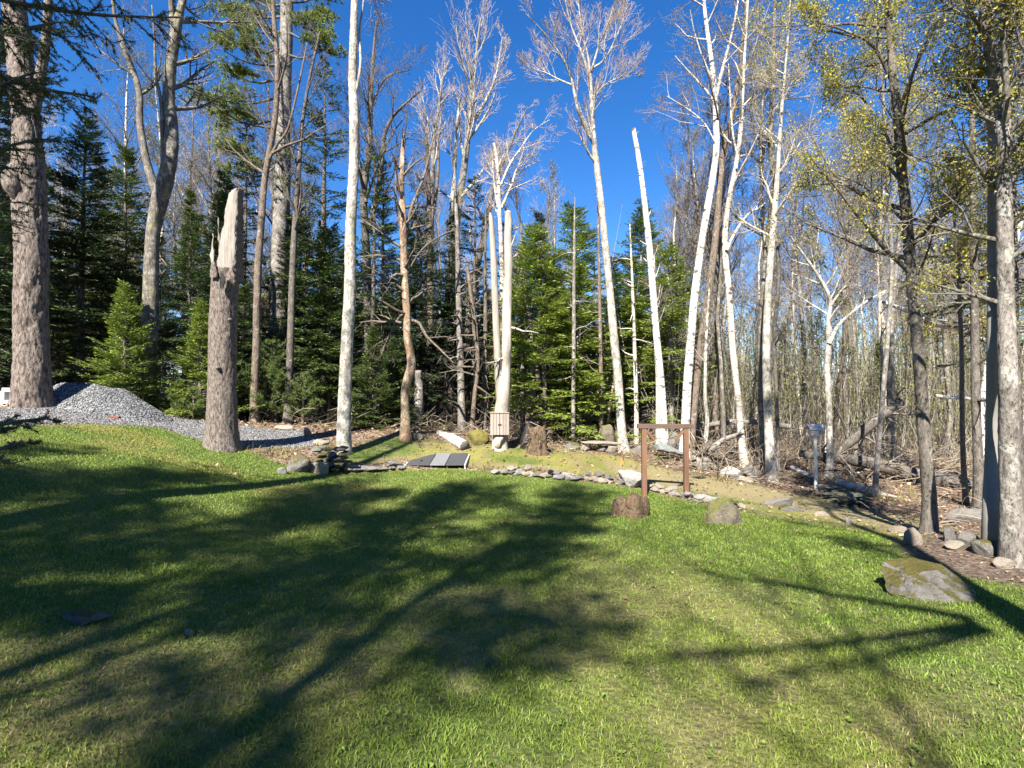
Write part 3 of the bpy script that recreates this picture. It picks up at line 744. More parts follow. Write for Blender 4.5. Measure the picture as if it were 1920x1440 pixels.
hero("maple_tree", "lichen-spotted maple forking into two stems behind the gravel pile", 12.6,
     [(268,770,44),(274,700,40),(281,600,36),(284,500,32),(288,430,31),(300,375,36),(308,345,36),(318,300,33),(322,240,28),(316,180,25),(322,110,24),(330,60,22),(338,20,15),(350,-30,14),(362,-120,11),(370,-260,6)],
     'lichen_bark', cr=[dict(s0=.55, n=13, L=2.0, sp='bare', ang=70), dict(on='limbs', s0=.35, n=5, L=1.3, sp='bare')], sides=30, step=.05, lump=.10, barkrel=.010, bark_f=(14, 4), seed=5, twig='twig_dark',
     limbs=[[(296,368,22),(284,335,20),(272,290,18),(262,230,16),(262,180,15),(252,140,14),(238,105,13),(226,70,11),(215,30,9),(205,-60,6)],
            [(326,60,15),(322,20,13),(320,-40,12),(316,-160,8)], [(306,300,12),(303,200,9),(292,140,7),(290,80,5),(285,10,3)]])

# T3 the broken spar beside the gravel
sp_root = hero("broken_trunk", "tall broken dead trunk with a pale splintered top beside the gravel pad", 9.6,
     [(416,838,72),(416,800,64),(417,700,59),(419,600,57),(422,540,56),(424,505,53)], 'spar_bark', sides=72, step=.03, flare=.22, lump=.09, barkrel=.011, bark_f=(20, 4.5), seed=9, broken=True, wob=.0)
def slab(path, depth, thick, seed, mat, root, name="splinter", turn=0.0):
    """a torn plank of wood: (x left, x right, y) rows, ragged edges and thickness"""
    rg = np.random.default_rng(seed); b = np.array(root.location); V = []; n = 7
    rows = []
    for i in range(len(path) - 1):
        m = max(2, int((path[i][2] - path[i+1][2]) / 7))
        for k in range(m):
            t = k / m; rows.append([path[i][j] + (path[i+1][j] - path[i][j]) * t for j in range(3)])
    rows.append(list(path[-1]))
    rows = np.array(rows); R = len(rows)
    for side in (0, 1):
        for xl, xr, y in rows:
            j1, j2 = rg.normal() * 1.0, rg.normal() * 1.0
            for k in range(n):
                x = xl + j1 + (xr + j2 - xl - j1) * k / (n - 1)
                bulge = (1 - ((k / (n - 1)) * 2 - 1) ** 2) * thick * 1.0
                dep = depth + (-bulge * .35 + rg.normal() * .004 if side == 0 else thick * .4 + bulge * 1.2)
                V.append(P(x, y, dep + turn * k / (n - 1)) - b)
    Q = []
    for side in (0, 1):
        o = side * R * n
        for i in range(R - 1):
            for k in range(n - 1):
                a = o + i * n + k; f = [a, a + 1, a + n + 1, a + n]; Q.append(f if side == 0 else f[::-1])
    for i in range(R - 1):
        a = i * n; c = R * n + i * n; Q.append([a, a + n, c + n, c]); a += n - 1; c += n - 1; Q.append([a + n, a, c, c + n])
    for k in range(n - 1):
        a = (R - 1) * n + k; c = R * n + (R - 1) * n + k; Q.append([a, a + 1, c + 1, c])
    return obj(name, mk_mesh(name, np.array(V), np.array(Q), smooth=False), M[mat], root)
slab([(404,441,514),(408,442,490),(412,443,460),(417,444,430),(422,446,400),(426,447,378),(431,448,362),(441,449,353)], 9.52, .10, 2, 'splinter', sp_root)
slab([(438,456,530),(440,456,490),(441,456,460),(442,456,430),(444,456,400),(445,456,378),(446,456,362),(447,455,352)], 9.50, .05, 6, 'spar_bark', sp_root, "bark_strip", .30)
slab([(396,412,512),(395,402,495),(396,401,470),(398,401,448),(399,400,438)], 9.5, .05, 3, 'splinter', sp_root)
slab([(408,416,505),(409,413,470),(409,411,440),(409,410,408)], 9.6, .03, 4, 'splinter', sp_root)
slab([(394,408,520),(394,407,508),(396,405,499),(398,402,490)], 9.33, .05, 5, 'spar_bark', sp_root, "bark_tooth")
slab([(424,440,524),(426,440,514),(430,439,506),(434,438,497)], 9.32, .05, 8, 'spar_bark', sp_root, "bark_tooth")
slab([(413,421,541),(412,421,530),(413,420,518),(415,419,508)], 9.285, .012, 9, 'black', sp_root, "hollow")  # black sheet that paints the shade of a hollow, no opening behind
for (xa, ya, ra) in ((430,600,.03),(408,690,.032)):
    kp_ = P(xa, ya, 9.6 - .27); kc = np.array(kp_) - np.array(sp_root.location)
    v_, q_, t_ = bark_tube(np.array([kc + [0, .06, 0], kc, kc + [0, -.035, .004]]), np.array([ra * 1.3, ra, ra * .45]), 12, .02, int(xa), 0, .3, .006, cap=True)
    obj("knot", mk_mesh("knot", v_, q_, t_, smooth=True), M['spar_bark'], sp_root)
for (xa, ya, xb, yb) in ((452,356,462,352),(453,378,464,374)):
    v_, q_ = tubes([(np.array([P(xa,ya,9.7), P((xa+xb)/2,ya-1,9.7), P(xb,yb,9.7)]), np.array([.012,.009,.004]))], 6)
    obj("broken_stub", mk_mesh("broken_stub", v_ - np.array(sp_root.location), q_), M['dark_bark'], sp_root)

hero("birch_tree", "slim pale-based birch with dark upper stem right of the broken trunk", 13,
     [(478,800,19),(477,740,17),(481,640,16),(482,560,15),(485,480,15),(490,420,14),(496,340,13),(508,270,12),(518,200,11),(520,120,10),(514,40,9),(510,-60,7),(505,-180,4)],
     'brown_bark', cr=dict(s0=.45, n=12, L=1.8, sp='bare'), limbs=[[(503,300,8),(520,270,6),(540,240,5),(560,160,4),(576,80,3)]], seed=11, twig='twig_dark', barkrel=.006)
hero("dark_trunk_tree", "slim dark straight trunk in shade left of the pale lichened trunk", 13.6,
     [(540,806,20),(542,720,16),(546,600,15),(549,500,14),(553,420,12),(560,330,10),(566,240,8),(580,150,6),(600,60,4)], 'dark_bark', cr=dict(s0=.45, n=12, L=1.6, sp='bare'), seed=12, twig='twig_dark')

# T6 white pine with a big trunk and tiered golden-green boughs
r6 = hero("white_pine_tree", "big white pine with tiered golden-green boughs above the firs", 17,
     [(516,800,40),(520,640,36),(524,480,34),(530,330,32),(532,200,30),(536,90,27),(538,0,25),(540,-120,20),(541,-260,12),(541,-420,4)], 'grey_bark', sides=26, step=.1, lump=.07, barkrel=.012, bark_f=(8, 3), seed=13)
rg = np.random.default_rng(5); brs = []; tubesb = []
boughs = [(528,310,430,280),(530,300,455,330),(530,240,395,195),(531,215,425,225),(531,180,400,180),(533,150,425,130),(533,120,420,95),(535,90,440,75),(536,60,450,40),(537,30,425,10),(538,10,440,-25),
          (536,60,600,50),(537,20,590,30),(538,0,620,-20),(538,-40,600,-60),(538,-40,470,-60),(538,-80,600,-120),(538,-110,450,-130),(539,-160,590,-190),(539,-180,480,-210),(540,-250,570,-290),(540,-260,500,-300),(540,-330,560,-370),(535,100,610,90)]
for (xa, ya, xb, yb) in boughs:
    a = P(xa, ya, 17); dep = 17 + rg.normal() * .9; c = P(xb, yb, dep); ss = np.linspace(0, 1, 6)[:, None]
    pts = a + (c - a) * ss; pts[:, 2] += -.25 * np.sin(ss[:, 0] * 3.1) + rg.normal(size=6) * .03
    tubesb.append((pts, .05 * (1 - .8 * ss[:, 0])))
    for k in range(11):
        f = .28 + .72 * rg.random(); q = a + (c - a) * f; dd = norm((c - a) * np.array([1, 1, .4]) + rg.normal(size=3) * np.array([1.1, 1.3, .30])); l2 = .45 + .65 * rg.random()
        sub = np.array([q + dd * l2 * t + np.array([0, 0, .10 * l2 * t * t]) for t in (0, .4, .7, 1.)]); tubesb.append((sub, np.array([.012,.009,.006,.003]))); brs.append(sub)
v_, q_ = tubes(tubesb, 5); obj("branches", mk_mesh("branches", v_ - np.array(r6.location), q_, smooth=True), M['twig_dark'], r6, "stuff")
v_, t_ = pine_clumps(brs, 3, 20, .15, .020, 22, .14); obj("crown", mk_mesh("crown", v_ - np.array(r6.location), None, t_), M['pine'], r6, "stuff")

hero("lichened_tree", "tall straight pale lichen-spotted trunk standing at the stone wall's end", 11,
     [(643,850,30),(645,780,26),(648,700,25),(652,620,24),(656,540,23),(657,450,22),(660,380,21),(664,300,20),(664,220,19),(661,150,17),(663,80,16),(665,0,14),(668,-120,11),(672,-260,6)],
     'pale_bark', cr=dict(s0=.78, n=12, L=1.8, sp='bare'), sides=32, step=.045, lump=.06, barkrel=.008, bark_f=(18, 7), flare=.25, seed=15, twig='twig_pale',
     limbs=[[(668,170,6),(676,120,5),(674,60,5),(682,0,4),(690,-100,3)]])
hero("branchy_tree", "dark many-branched tree with a fine twig crown behind the pale lichened trunk", 18,
     [(692,800,20),(692,700,18),(690,600,17),(688,500,17),(684,420,16),(682,360,14),(690,300,12),(694,240,10),(696,180,8),(700,100,5),(706,40,3)], 'dark_bark', twig='twig_dark', limb='dark_bark',
     cr=[dict(s0=.5, n=10, L=2.0, sp='bare', leaf=1), dict(on='limbs', s0=.1, n=8, L=2.0, sp='bare')], seed=16,
     limbs=[[(690,430,12),(706,370,10),(716,300,9),(722,250,8),(740,215,6),(765,190,4),(790,170,2)],[(686,380,9),(672,300,7),(670,220,5),(650,140,3)],[(700,380,8),(715,340,7),(712,280,6),(690,230,5),(720,150,4),(770,130,2)]], leaf='leaf_olive', leaf_size=.04, per=1)
hero("crooked_birch_tree", "crooked yellow birch with an S-bend trunk and bare dead branches", 12.5,
     [(762,812,21),(760,770,17),(759,738,17),(764,712,18),(771,690,19),(770,665,17),(764,635,16),(763,590,15),(760,540,15),(757,480,15),(756,420,14),(753,370,12),(753,320,10),(755,285,8),(757,252,5)],
     'yellow_birch', twig='twig_grey', limb='brown_bark', seed=17, sides=22, step=.05, lump=.12, barkrel=.005,
     cr=[dict(s0=.34, n=22, L=1.35, sp='dead', ang=75, topf=.5), dict(on='limbs', s0=.2, n=5, L=.8, sp='dead')],
     limbs=[[(764,600,7),(785,605,6),(800,630,5),(825,655,4),(850,680,2)],[(762,585,6),(745,600,5),(725,640,4),(715,665,2)],[(760,520,5),(790,470,4),(830,440,3),(860,430,2)],[(757,440,8),(775,380,6),(795,330,5),(815,250,3)],[(754,440,7),(742,370,5),(745,300,3)]])
hero("grey_snag", "short grey rotting snag standing right behind the crooked yellow birch", 15, [(781,802,20),(784,760,19),(785,720,17),(784,695,12)], 'grey_bark', seed=18, broken=True, lump=.15, flare=.3)
hero("slim_tree", "slim split stem with a broken tip behind the crooked birch", 20, [(812,800,14),(808,640,13),(806,500,12),(805,420,12),(803,340,9),(800,250,5)], 'brown_bark', seed=19, twig='twig_grey',
     cr=dict(s0=.5, n=12, L=1.5, sp='bare'), limbs=[[(806,430,9),(818,360,7),(822,300,5),(820,255,4)]])
hero("bare_tree", "bare whitish tree with upswept twigs leaning right above the spruces", 22, [(832,800,22),(838,640,20),(845,520,19),(852,440,18),(862,370,15),(872,300,13),(880,230,11),(884,170,8),(893,100,5),(900,40,3)],
     'grey_bark', seed=20, twig='twig_pale', limb='pale_bark', cr=[dict(s0=.62, n=16, L=3.2, sp='fan', ang=38), dict(on='limbs', s0=.3, n=7, L=1.6, sp='fan')],
     limbs=[[(848,460,12),(846,400,10),(852,330,8),(856,250,6),(862,180,3)],[(880,240,8),(910,190,6),(930,140,4),(942,70,2)],[(864,370,8),(890,340,6),(912,310,4),(935,280,2)]])
hero("bare_tree", "slender bare tree with a white forked top left of the upswept one", 21, [(800,800,14),(803,640,13),(806,520,13),(808,420,12),(811,330,10),(814,260,8),(820,220,6),(830,150,4),(838,120,2)], 'grey_bark', seed=21, twig='twig_pale', limb='pale_bark',
     cr=dict(s0=.68, n=14, L=2.0, sp='fan', ang=40))

# T13 silver double snag that carries the cabinet
sn = hero("silver_snag", "silver barkless double snag carrying the wooden cabinet", 12.3,
     [(938,842,34),(938,815,30),(941,775,29),(945,735,25),(948,690,20),(950,640,18),(951,560,17),(953,500,16),(952,450,15),(953,415,15),(952,396,12)],
     'snagwood', seed=23, sides=24, step=.04, lump=.16, flare=.10, barkrel=.008, bark_f=(16, 1.2), broken=True, base_h=.12, twig='twig_grey', cr=dict(s0=.35, n=9, L=.9, sp='dead', ang=75, maxl=2),
     limbs=[[(941,765,18),(936,720,17),(932,650,15),(929,580,14),(926,500,14),(923,440,12),(920,407,9),(919,398,3)]])
for ch in sn.children:
    if ch.name.startswith("limb") and not ch.name.startswith("limbs"): ch.name = "stem"
hero("grey_birch_tree", "thin weathered birch rising between the snag's two stems with a lost top", 17.5, [(940,790,11),(942,640,10),(941,520,10),(938,430,9),(935,370,9),(934,330,8),(931,295,7),(926,268,5)], 'birch_rough', seed=24, twig='twig_pale',
     cr=[dict(s0=.55, n=5, L=1.2, sp='bare'), dict(on='limbs', s0=.3, n=7, L=1.5, sp='bare')], limbs=[[(938,350,5),(955,310,4),(975,280,3),(1000,245,2),(1030,225,1.5)],[(940,390,6),(958,350,5),(968,320,4),(985,290,2)],[(934,390,5),(926,340,4),(924,300,3)]])
hero("leaning_tree", "dark leaning tree with forked stem left of the silver snag", 20, [(868,800,18),(876,640,15),(890,520,14),(905,455,13),(915,400,12),(925,350,9),(945,300,7),(970,240,4),(990,200,2)], 'dark_bark', seed=25, twig='twig_pale', limb='grey_bark',
     cr=dict(s0=.55, n=12, L=1.7, sp='bare'))

hero("forked_tree", "tall pale leaning tree opening into a wide bare fan crown above the stone bench", 13.4,
     [(1169,852,20),(1164,790,17),(1158,700,17),(1150,620,16),(1143,540,15),(1135,460,14),(1127,380,13),(1120,320,12),(1114,270,11),(1110,210,9),(1107,150,8),(1105,130,6)],
     'pale_bark', seed=27, twig='twig_pale', limb='pale_bark', sides=24, step=.05, barkrel=.005, bark_f=(16, 5),
     cr=[dict(s0=.72, n=7, L=1.5, sp='fan', ang=45, leaf=1), dict(on='limbs', s0=.25, n=9, L=1.2, sp='fan', ang=40, leaf=1)],
     limbs=[[(1117,275,8),(1098,240,7),(1082,200,6),(1072,150,5),(1055,110,4),(1030,75,3),(1005,45,2),(985,25,1.2)],
            [(1108,170,5),(1098,120,5),(1085,85,4),(1070,45,3),(1060,0,2),(1055,-40,1.2)],[(1107,140,6),(1113,120,5),(1125,80,4),(1140,45,3),(1150,10,2),(1156,-30,1.2)],
            [(1107,150,5),(1103,110,4),(1092,60,3),(1085,10,2),(1078,-50,1)],[(1110,190,5),(1128,165,3),(1150,150,2),(1180,140,1.2)],[(1108,130,4),(1135,110,4),(1155,70,3),(1170,35,1.5)],
            [(1074,160,4),(1050,150,3),(1020,135,2),(1000,130,1)]], leaf='bud_red', leaf_size=.019, per=1)
hero("birch_snag", "white birch stem snapped off at the top, leaning left over the bench", 13.6,
     [(1248,842,19),(1243,770,16),(1238,700,15),(1230,620,14),(1224,540,14),(1218,470,14),(1212,410,12),(1205,350,11),(1198,300,11),(1192,265,10),(1188,242,9)], 'birch', seed=28, sides=20, step=.05, broken=True, cr=dict(s0=.5, n=5, L=.5, sp='dead', maxl=2), flare=.3)
hero("birch_tree", "thin pale companion stem close left of the snapped white birch", 13.8, [(1234,846,11),(1234,770,10),(1233,700,9),(1230,650,8),(1228,560,6),(1226,480,4)], 'birch_rough', seed=29, flare=.2, cr=dict(s0=.6, n=6, L=.8, sp='bare'))
hero("white_birch_tree", "brightest white birch leaning right behind the timber frame", 12.9,
     [(1281,872,22),(1285,800,19),(1289,720,18),(1295,640,17),(1302,560,16),(1312,480,16),(1325,400,15),(1337,330,14),(1343,280,14),(1342,220,12),(1339,160,11),(1332,100,9),(1325,50,8),(1320,0,7),(1318,-80,5),(1312,-200,3)],
     'birch', seed=30, sides=22, step=.05, twig='twig_grey', limb='birch_rough', cr=[dict(s0=.62, n=14, L=1.9, sp='bare', leaf=1), dict(on='limbs', s0=.2, n=7, L=1.4, sp='bare')], leaf='leaf_haze', leaf_size=.035, per=1,
     limbs=[[(1343,180,8),(1352,140,7),(1364,95,6),(1375,50,5),(1384,0,4),(1392,-80,3)],[(1342,270,4),(1320,230,3),(1290,205,2.5),(1250,180,1.5)]])
hero("leaning_tree", "grey-brown trunk leaning right against the brightest white birch", 13.3,
     [(1292,868,20),(1297,800,18),(1305,720,17),(1315,640,16),(1327,560,16),(1338,480,15),(1345,410,14),(1350,340,13),(1355,290,12),(1368,235,11),(1380,180,10),(1388,120,8),(1394,60,6),(1400,0,5),(1405,-100,3)],
     'brown_bark', seed=31, sides=20, step=.05, twig='twig_grey', cr=dict(s0=.6, n=13, L=1.8, sp='bare', leaf=1), leaf='leaf_haze', leaf_size=.035, per=1)
hero("birch_tree", "mottled birch with a dark bent middle, third stem right of the timber frame", 12.6,
     [(1396,890,17),(1390,820,15),(1383,740,14),(1374,660,14),(1370,600,14),(1366,540,12),(1360,480,12),(1360,430,12),(1368,370,11),(1380,310,10),(1388,250,9),(1392,180,8),(1397,90,6),(1402,0,5),(1408,-140,3)],
     'birch_rough', seed=32, sides=20, step=.05, lump=.12, twig='twig_grey', cr=[dict(s0=.5, n=14, L=1.7, sp='bare', leaf=1), dict(on='limbs', s0=.3, n=6, L=1., sp='bare')], leaf='leaf_haze', leaf_size=.035, per=1,
     limbs=[[(1362,470,7),(1376,440,6),(1400,405,5),(1430,385,4),(1455,360,3)],[(1384,300,5),(1374,250,4),(1370,200,3),(1366,120,2)]])
hero("birch_tree", "pale rough birch with a straight stem, left one of the close pair", 12.6, [(1432,846,22),(1430,780,19),(1428,700,16),(1426,620,14),(1432,540,13),(1438,470,13),(1446,400,13),(1450,340,12),(1446,290,12),(1444,250,11),(1448,190,10),(1450,120,9),(1452,40,8),(1454,-60,6),(1458,-200,3)],
     'lichen_bark', seed=33, sides=20, step=.05, twig='twig_pale', cr=[dict(s0=.5, n=16, L=1.8, sp='bare', leaf=1), dict(on='limbs', s0=.25, n=5, L=1.1, sp='bare')], leaf='leaf_gold', leaf_size=.05, per=2,
     limbs=[[(1444,262,7),(1430,245,6),(1420,215,5),(1414,170,4),(1408,120,2)],[(1447,215,6),(1470,190,5),(1495,150,4),(1520,110,2)]])
hero("birch_tree", "pale trunk with brown flecks, right one of the close pair", 11.6, [(1446,918,24),(1444,860,20),(1440,780,18),(1437,700,17),(1437,620,16),(1441,540,15),(1447,460,14),(1452,400,13),(1456,350,11),(1460,290,9),(1466,200,7),(1475,100,5),(1482,0,4)],
     'pale_bark', seed=34, sides=22, step=.05, twig='twig_pale', cr=dict(s0=.5, n=15, L=1.6, sp='bare', leaf=1), leaf='leaf_gold', leaf_size=.045, per=2)
hero("slim_tree", "thin dark curved stem hugging the right birch of the pair", 12.2, [(1462,880,9),(1458,800,8),(1454,700,8),(1452,620,8),(1458,560,8),(1460,500,8),(1456,430,7),(1455,360,6)], 'dark_bark', seed=35, twig='twig_dark', cr=dict(s0=.4, n=9, L=1., sp='bare'))
hero("forked_small_tree", "small pale Y-forked tree behind the birdhouse", 12, [(1556,908,17),(1556,860,15),(1555,800,14),(1553,740,13),(1551,690,13),(1553,650,13),(1553,600,10),(1557,570,9),(1550,545,8),(1530,510,6),(1505,475,5),(1480,440,3)],
     'pale_bark', seed=36, sides=18, step=.06, twig='twig_pale', cr=[dict(s0=.6, n=10, L=1.3, sp='bare', leaf=1), dict(on='limbs', s0=.3, n=8, L=1.1, sp='bare')], leaf='leaf_haze', leaf_size=.04, per=1,
     limbs=[[(1554,645,10),(1572,610,8),(1600,585,7),(1625,565,5),(1660,545,4),(1690,530,2)],[(1558,572,6),(1575,548,5),(1590,530,3),(1600,500,2)]])
# the right-hand trees with young leaves
lf = dict(sp='leafy', ang=62, rk=.16)
hero("maple_tree", "mottled dark maple with young leaves, left of the three at the right edge", 6.5,
     [(1748,1008,36),(1742,940,29),(1736,860,27),(1729,760,26),(1722,660,25),(1712,560,24),(1705,470,23),(1698,390,22),(1690,310,20),(1684,230,19),(1676,150,17),(1668,60,15),(1660,-40,13),(1650,-180,10),(1640,-340,6)],
     'dark_bark', seed=41, sides=30, step=.035, lump=.07, flare=.35, barkrel=.006, bark_f=(16, 5), twig='twig_grey', leaf='leaf_gold', leaf_size=.032, per=3, droop=.7, spread=.045,
     cr=[dict(lf, s0=.34, n=22, L=1.7, topf=.7), dict(on='limbs', s0=.2, n=7, L=.8, sp='leafy')],
     limbs=[[(1690,330,9),(1660,250,7),(1630,200,5),(1600,170,4),(1560,150,2)],[(1700,420,8),(1660,380,6),(1620,350,5),(1580,330,3),(1540,320,2)],[(1680,170,9),(1640,90,7),(1590,60,5),(1530,40,3)],[(1712,540,6),(1740,470,5),(1760,400,4),(1790,330,2)]])
hero("beech_tree", "smooth grey trunk striped by shade, middle of the three at the right edge", 5.3,
     [(1858,1014,44),(1858,960,37),(1860,880,34),(1862,780,32),(1863,660,31),(1864,540,30),(1864,420,29),(1864,300,26),(1862,180,23),(1858,60,20),(1854,-60,17),(1846,-240,12)],
     'smooth_bark', seed=42, sides=28, step=.05, lump=.04, flare=.25, twig='twig_grey', leaf='leaf_gold', leaf_size=.032, per=3, droop=.7, spread=.045, cr=dict(lf, s0=.45, n=20, L=1.1, topf=.7))
hero("maple_tree", "thick mottled grey maple at the right edge with a flared base", 5.0,
     [(1902,1066,62),(1899,1010,50),(1894,920,44),(1891,820,41),(1890,700,40),(1886,580,38),(1884,460,35),(1882,350,33),(1884,270,30),(1876,200,28),(1866,140,24),(1852,80,20),(1842,0,17),(1830,-140,12)],
     'grey_bark', seed=43, sides=40, step=.03, lump=.06, flare=.35, barkrel=.006, bark_f=(18, 6), twig='twig_grey', leaf='leaf_gold', leaf_size=.032, per=3, droop=.7, spread=.045, limb='lichen_bark',
     cr=[dict(lf, s0=.40, n=18, L=1.1, topf=.8), dict(on='limbs', s0=.15, n=8, L=.8, sp='leafy')],
     limbs=[[(1882,250,18),(1888,180,16),(1884,110,14),(1880,40,12),(1885,-60,9)],[(1886,230,13),(1905,150,11),(1915,60,10),(1925,-40,7)],[(1856,100,10),(1836,50,8),(1815,10,6),(1790,-40,4)]])
hero("young_tree", "thin brown stem between the maple and the smooth grey trunk", 9.5, [(1806,940,13),(1806,860,11),(1804,760,11),(1803,660,10),(1800,580,9),(1796,500,8),(1790,420,6),(1780,330,4)], 'brown_bark', seed=44, twig='twig_dark', leaf='leaf_olive', leaf_size=.05, per=3, cr=dict(sp='leafy', s0=.45, n=12, L=1.))
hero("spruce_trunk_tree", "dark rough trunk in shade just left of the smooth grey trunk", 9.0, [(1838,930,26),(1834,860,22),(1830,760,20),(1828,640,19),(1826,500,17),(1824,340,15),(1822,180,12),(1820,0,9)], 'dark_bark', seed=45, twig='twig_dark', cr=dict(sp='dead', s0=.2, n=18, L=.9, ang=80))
hero("grey_tree", "tall grey tree among leaves left of the mottled dark maple", 10.5, [(1640,905,12),(1652,780,11),(1664,640,10),(1672,500,9),(1666,380,8),(1660,250,7),(1650,100,5),(1640,0,4)], 'grey_bark', seed=46, twig='twig_pale', leaf='leaf_gold', leaf_size=.045, per=3, cr=dict(sp='leafy', s0=.5, n=18, L=1.4))

# ------------------------------------------------------------------ conifers one can tell apart
yf = conifer_meshes(h=3.3, rmax=1.25, seed=101, gap=.17, nb=8, tw=.085, blade=.055, bw=.013, shape=.95, el0=2, el1=45, droop=.10, live0=.04)
yf2 = conifer_meshes(h=4.6, rmax=1.35, seed=102, gap=.20, nb=8, tw=.09, blade=.065, bw=.015, el0=-5, live0=.05)
mf = conifer_meshes(h=6.2, rmax=1.45, shape=.62, seed=103, gap=.24, nb=8, tw=.11, blade=.075, bw=.017, el0=-8, live0=.17)
mf2 = conifer_meshes(h=7.0, rmax=1.6, shape=.6, seed=104, gap=.27, nb=8, tw=.12, blade=.08, bw=.018, el0=-12, live0=.16, sparse=.15, dead=.30, droop=.3)
sp1 = conifer_meshes(h=9.5, rmax=2.1, seed=105, gap=.32, nb=8, tw=.14, blade=.095, bw=.022, el0=-15, live0=.04, dead=.16, droop=.3, sparse=.08)
sp2 = conifer_meshes(h=11.0, rmax=2.0, seed=106, gap=.36, nb=8, tw=.15, blade=.10, bw=.024, el0=-18, live0=.04, dead=.28, droop=.32, sparse=.15)
sp3 = conifer_meshes(h=10.0, rmax=2.3, seed=107, gap=.30, nb=8, tw=.13, blade=.09, bw=.021, el0=-12, live0=.03, dead=.10, droop=.25, shape=.75)
spx = conifer_meshes(h=12.5, rmax=2.0, seed=108, gap=.55, nb=6, tw=.15, blade=.10, bw=.024, el0=-20, live0=.10, dead=.38, droop=.35, sparse=.38, shape=.6)
FIRS = (yf, yf2, mf, mf2, sp1, sp2, sp3, spx)
def cpx(px, d): return (px - 960) / FPX * d
def con(me_, nm, lab, px, d, rz, sc, mats, sz=None, group=None):
    return place_conifer(me_, nm, lab, cpx(px, d), d, rz, sc, mats, group, sz)
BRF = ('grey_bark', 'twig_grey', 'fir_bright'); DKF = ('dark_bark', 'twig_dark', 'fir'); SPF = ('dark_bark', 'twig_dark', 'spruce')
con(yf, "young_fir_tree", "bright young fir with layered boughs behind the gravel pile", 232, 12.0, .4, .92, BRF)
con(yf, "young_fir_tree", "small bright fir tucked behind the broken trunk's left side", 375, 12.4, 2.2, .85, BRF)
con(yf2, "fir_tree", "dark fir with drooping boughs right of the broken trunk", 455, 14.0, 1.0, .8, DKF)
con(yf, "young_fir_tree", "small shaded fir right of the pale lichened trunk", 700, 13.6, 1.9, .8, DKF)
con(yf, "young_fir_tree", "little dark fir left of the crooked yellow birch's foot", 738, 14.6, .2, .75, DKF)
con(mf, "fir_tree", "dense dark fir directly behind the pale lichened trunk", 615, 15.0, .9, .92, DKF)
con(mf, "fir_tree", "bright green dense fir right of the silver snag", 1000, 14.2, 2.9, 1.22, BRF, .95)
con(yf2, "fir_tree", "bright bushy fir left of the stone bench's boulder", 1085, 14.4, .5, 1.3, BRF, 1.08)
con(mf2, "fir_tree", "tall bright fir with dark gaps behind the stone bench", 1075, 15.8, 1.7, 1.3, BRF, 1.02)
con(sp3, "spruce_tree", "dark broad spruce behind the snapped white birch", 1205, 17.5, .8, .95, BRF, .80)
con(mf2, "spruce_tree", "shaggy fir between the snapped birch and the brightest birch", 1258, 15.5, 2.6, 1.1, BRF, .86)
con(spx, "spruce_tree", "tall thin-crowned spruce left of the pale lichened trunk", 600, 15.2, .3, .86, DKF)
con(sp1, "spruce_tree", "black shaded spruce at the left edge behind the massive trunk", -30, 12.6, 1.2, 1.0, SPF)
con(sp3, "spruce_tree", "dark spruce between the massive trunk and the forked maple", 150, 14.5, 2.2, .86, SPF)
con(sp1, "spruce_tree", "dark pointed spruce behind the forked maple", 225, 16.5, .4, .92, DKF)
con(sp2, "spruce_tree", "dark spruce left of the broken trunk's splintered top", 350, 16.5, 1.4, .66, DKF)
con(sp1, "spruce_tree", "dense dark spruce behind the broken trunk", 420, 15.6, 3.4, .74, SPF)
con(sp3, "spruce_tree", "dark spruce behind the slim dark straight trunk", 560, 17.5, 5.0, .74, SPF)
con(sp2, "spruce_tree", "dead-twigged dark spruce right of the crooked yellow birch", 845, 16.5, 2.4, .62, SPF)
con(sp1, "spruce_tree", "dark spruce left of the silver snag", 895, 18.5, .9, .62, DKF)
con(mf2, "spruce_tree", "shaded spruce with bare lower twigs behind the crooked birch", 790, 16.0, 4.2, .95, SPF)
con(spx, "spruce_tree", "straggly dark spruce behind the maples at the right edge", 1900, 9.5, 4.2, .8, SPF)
# straight poles in front of and between the firs
dd_ = dict(s0=.25, n=14, L=.8, sp='dead', ang=85, maxl=2)
hero("pole_tree", "pale straight pole in front of the bright bushy fir", 13.6, [(1075,842,9),(1075,740,8),(1076,640,8),(1076,540,7),(1077,470,6),(1077,420,4),(1078,370,2)], 'grey_bark', cr=dd_, seed=51, flare=.2)
hero("pole_tree", "straight brownish pole just left of the fan-crowned tree", 13.9, [(1128,842,10),(1127,760,9),(1126,660,8),(1124,540,7),(1122,430,5),(1120,350,2)], 'brown_bark', cr=dd_, seed=52, flare=.2)
hero("pole_tree", "leaning tan dead pole behind the brown rounded rock", 14.6, [(1132,830,7),(1140,780,6),(1150,720,5),(1158,650,4)], 'yellow_birch', seed=53, flare=.2)
hero("pole_tree", "dark fir pole right of the tan upturned stump", 14.0, [(1022,838,11),(1021,760,10),(1020,660,9),(1019,540,6),(1018,420,2)], 'dark_bark', cr=dd_, seed=54, flare=.2)
hero("pole_tree", "grey pole left of the tan upturned stump", 14.6, [(980,826,10),(980,760,9),(979,660,8),(978,540,6),(977,420,2)], 'grey_bark', cr=dd_, seed=55, flare=.2)
hero("pole_tree", "stout grey shaded trunk behind the white birch log", 14.6, [(866,806,17),(865,740,15),(863,660,14),(860,560,12),(857,430,9),(852,300,3)], 'grey_bark', cr=dd_, seed=56, flare=.2)
hero("pole_tree", "slim brown trunk curving up behind the moss mound", 14.2, [(884,806,10),(890,740,9),(896,690,9),(892,620,9),(884,560,8),(876,500,6)], 'brown_bark', cr=dict(dd_, n=20, L=1.1), seed=57, flare=.2)
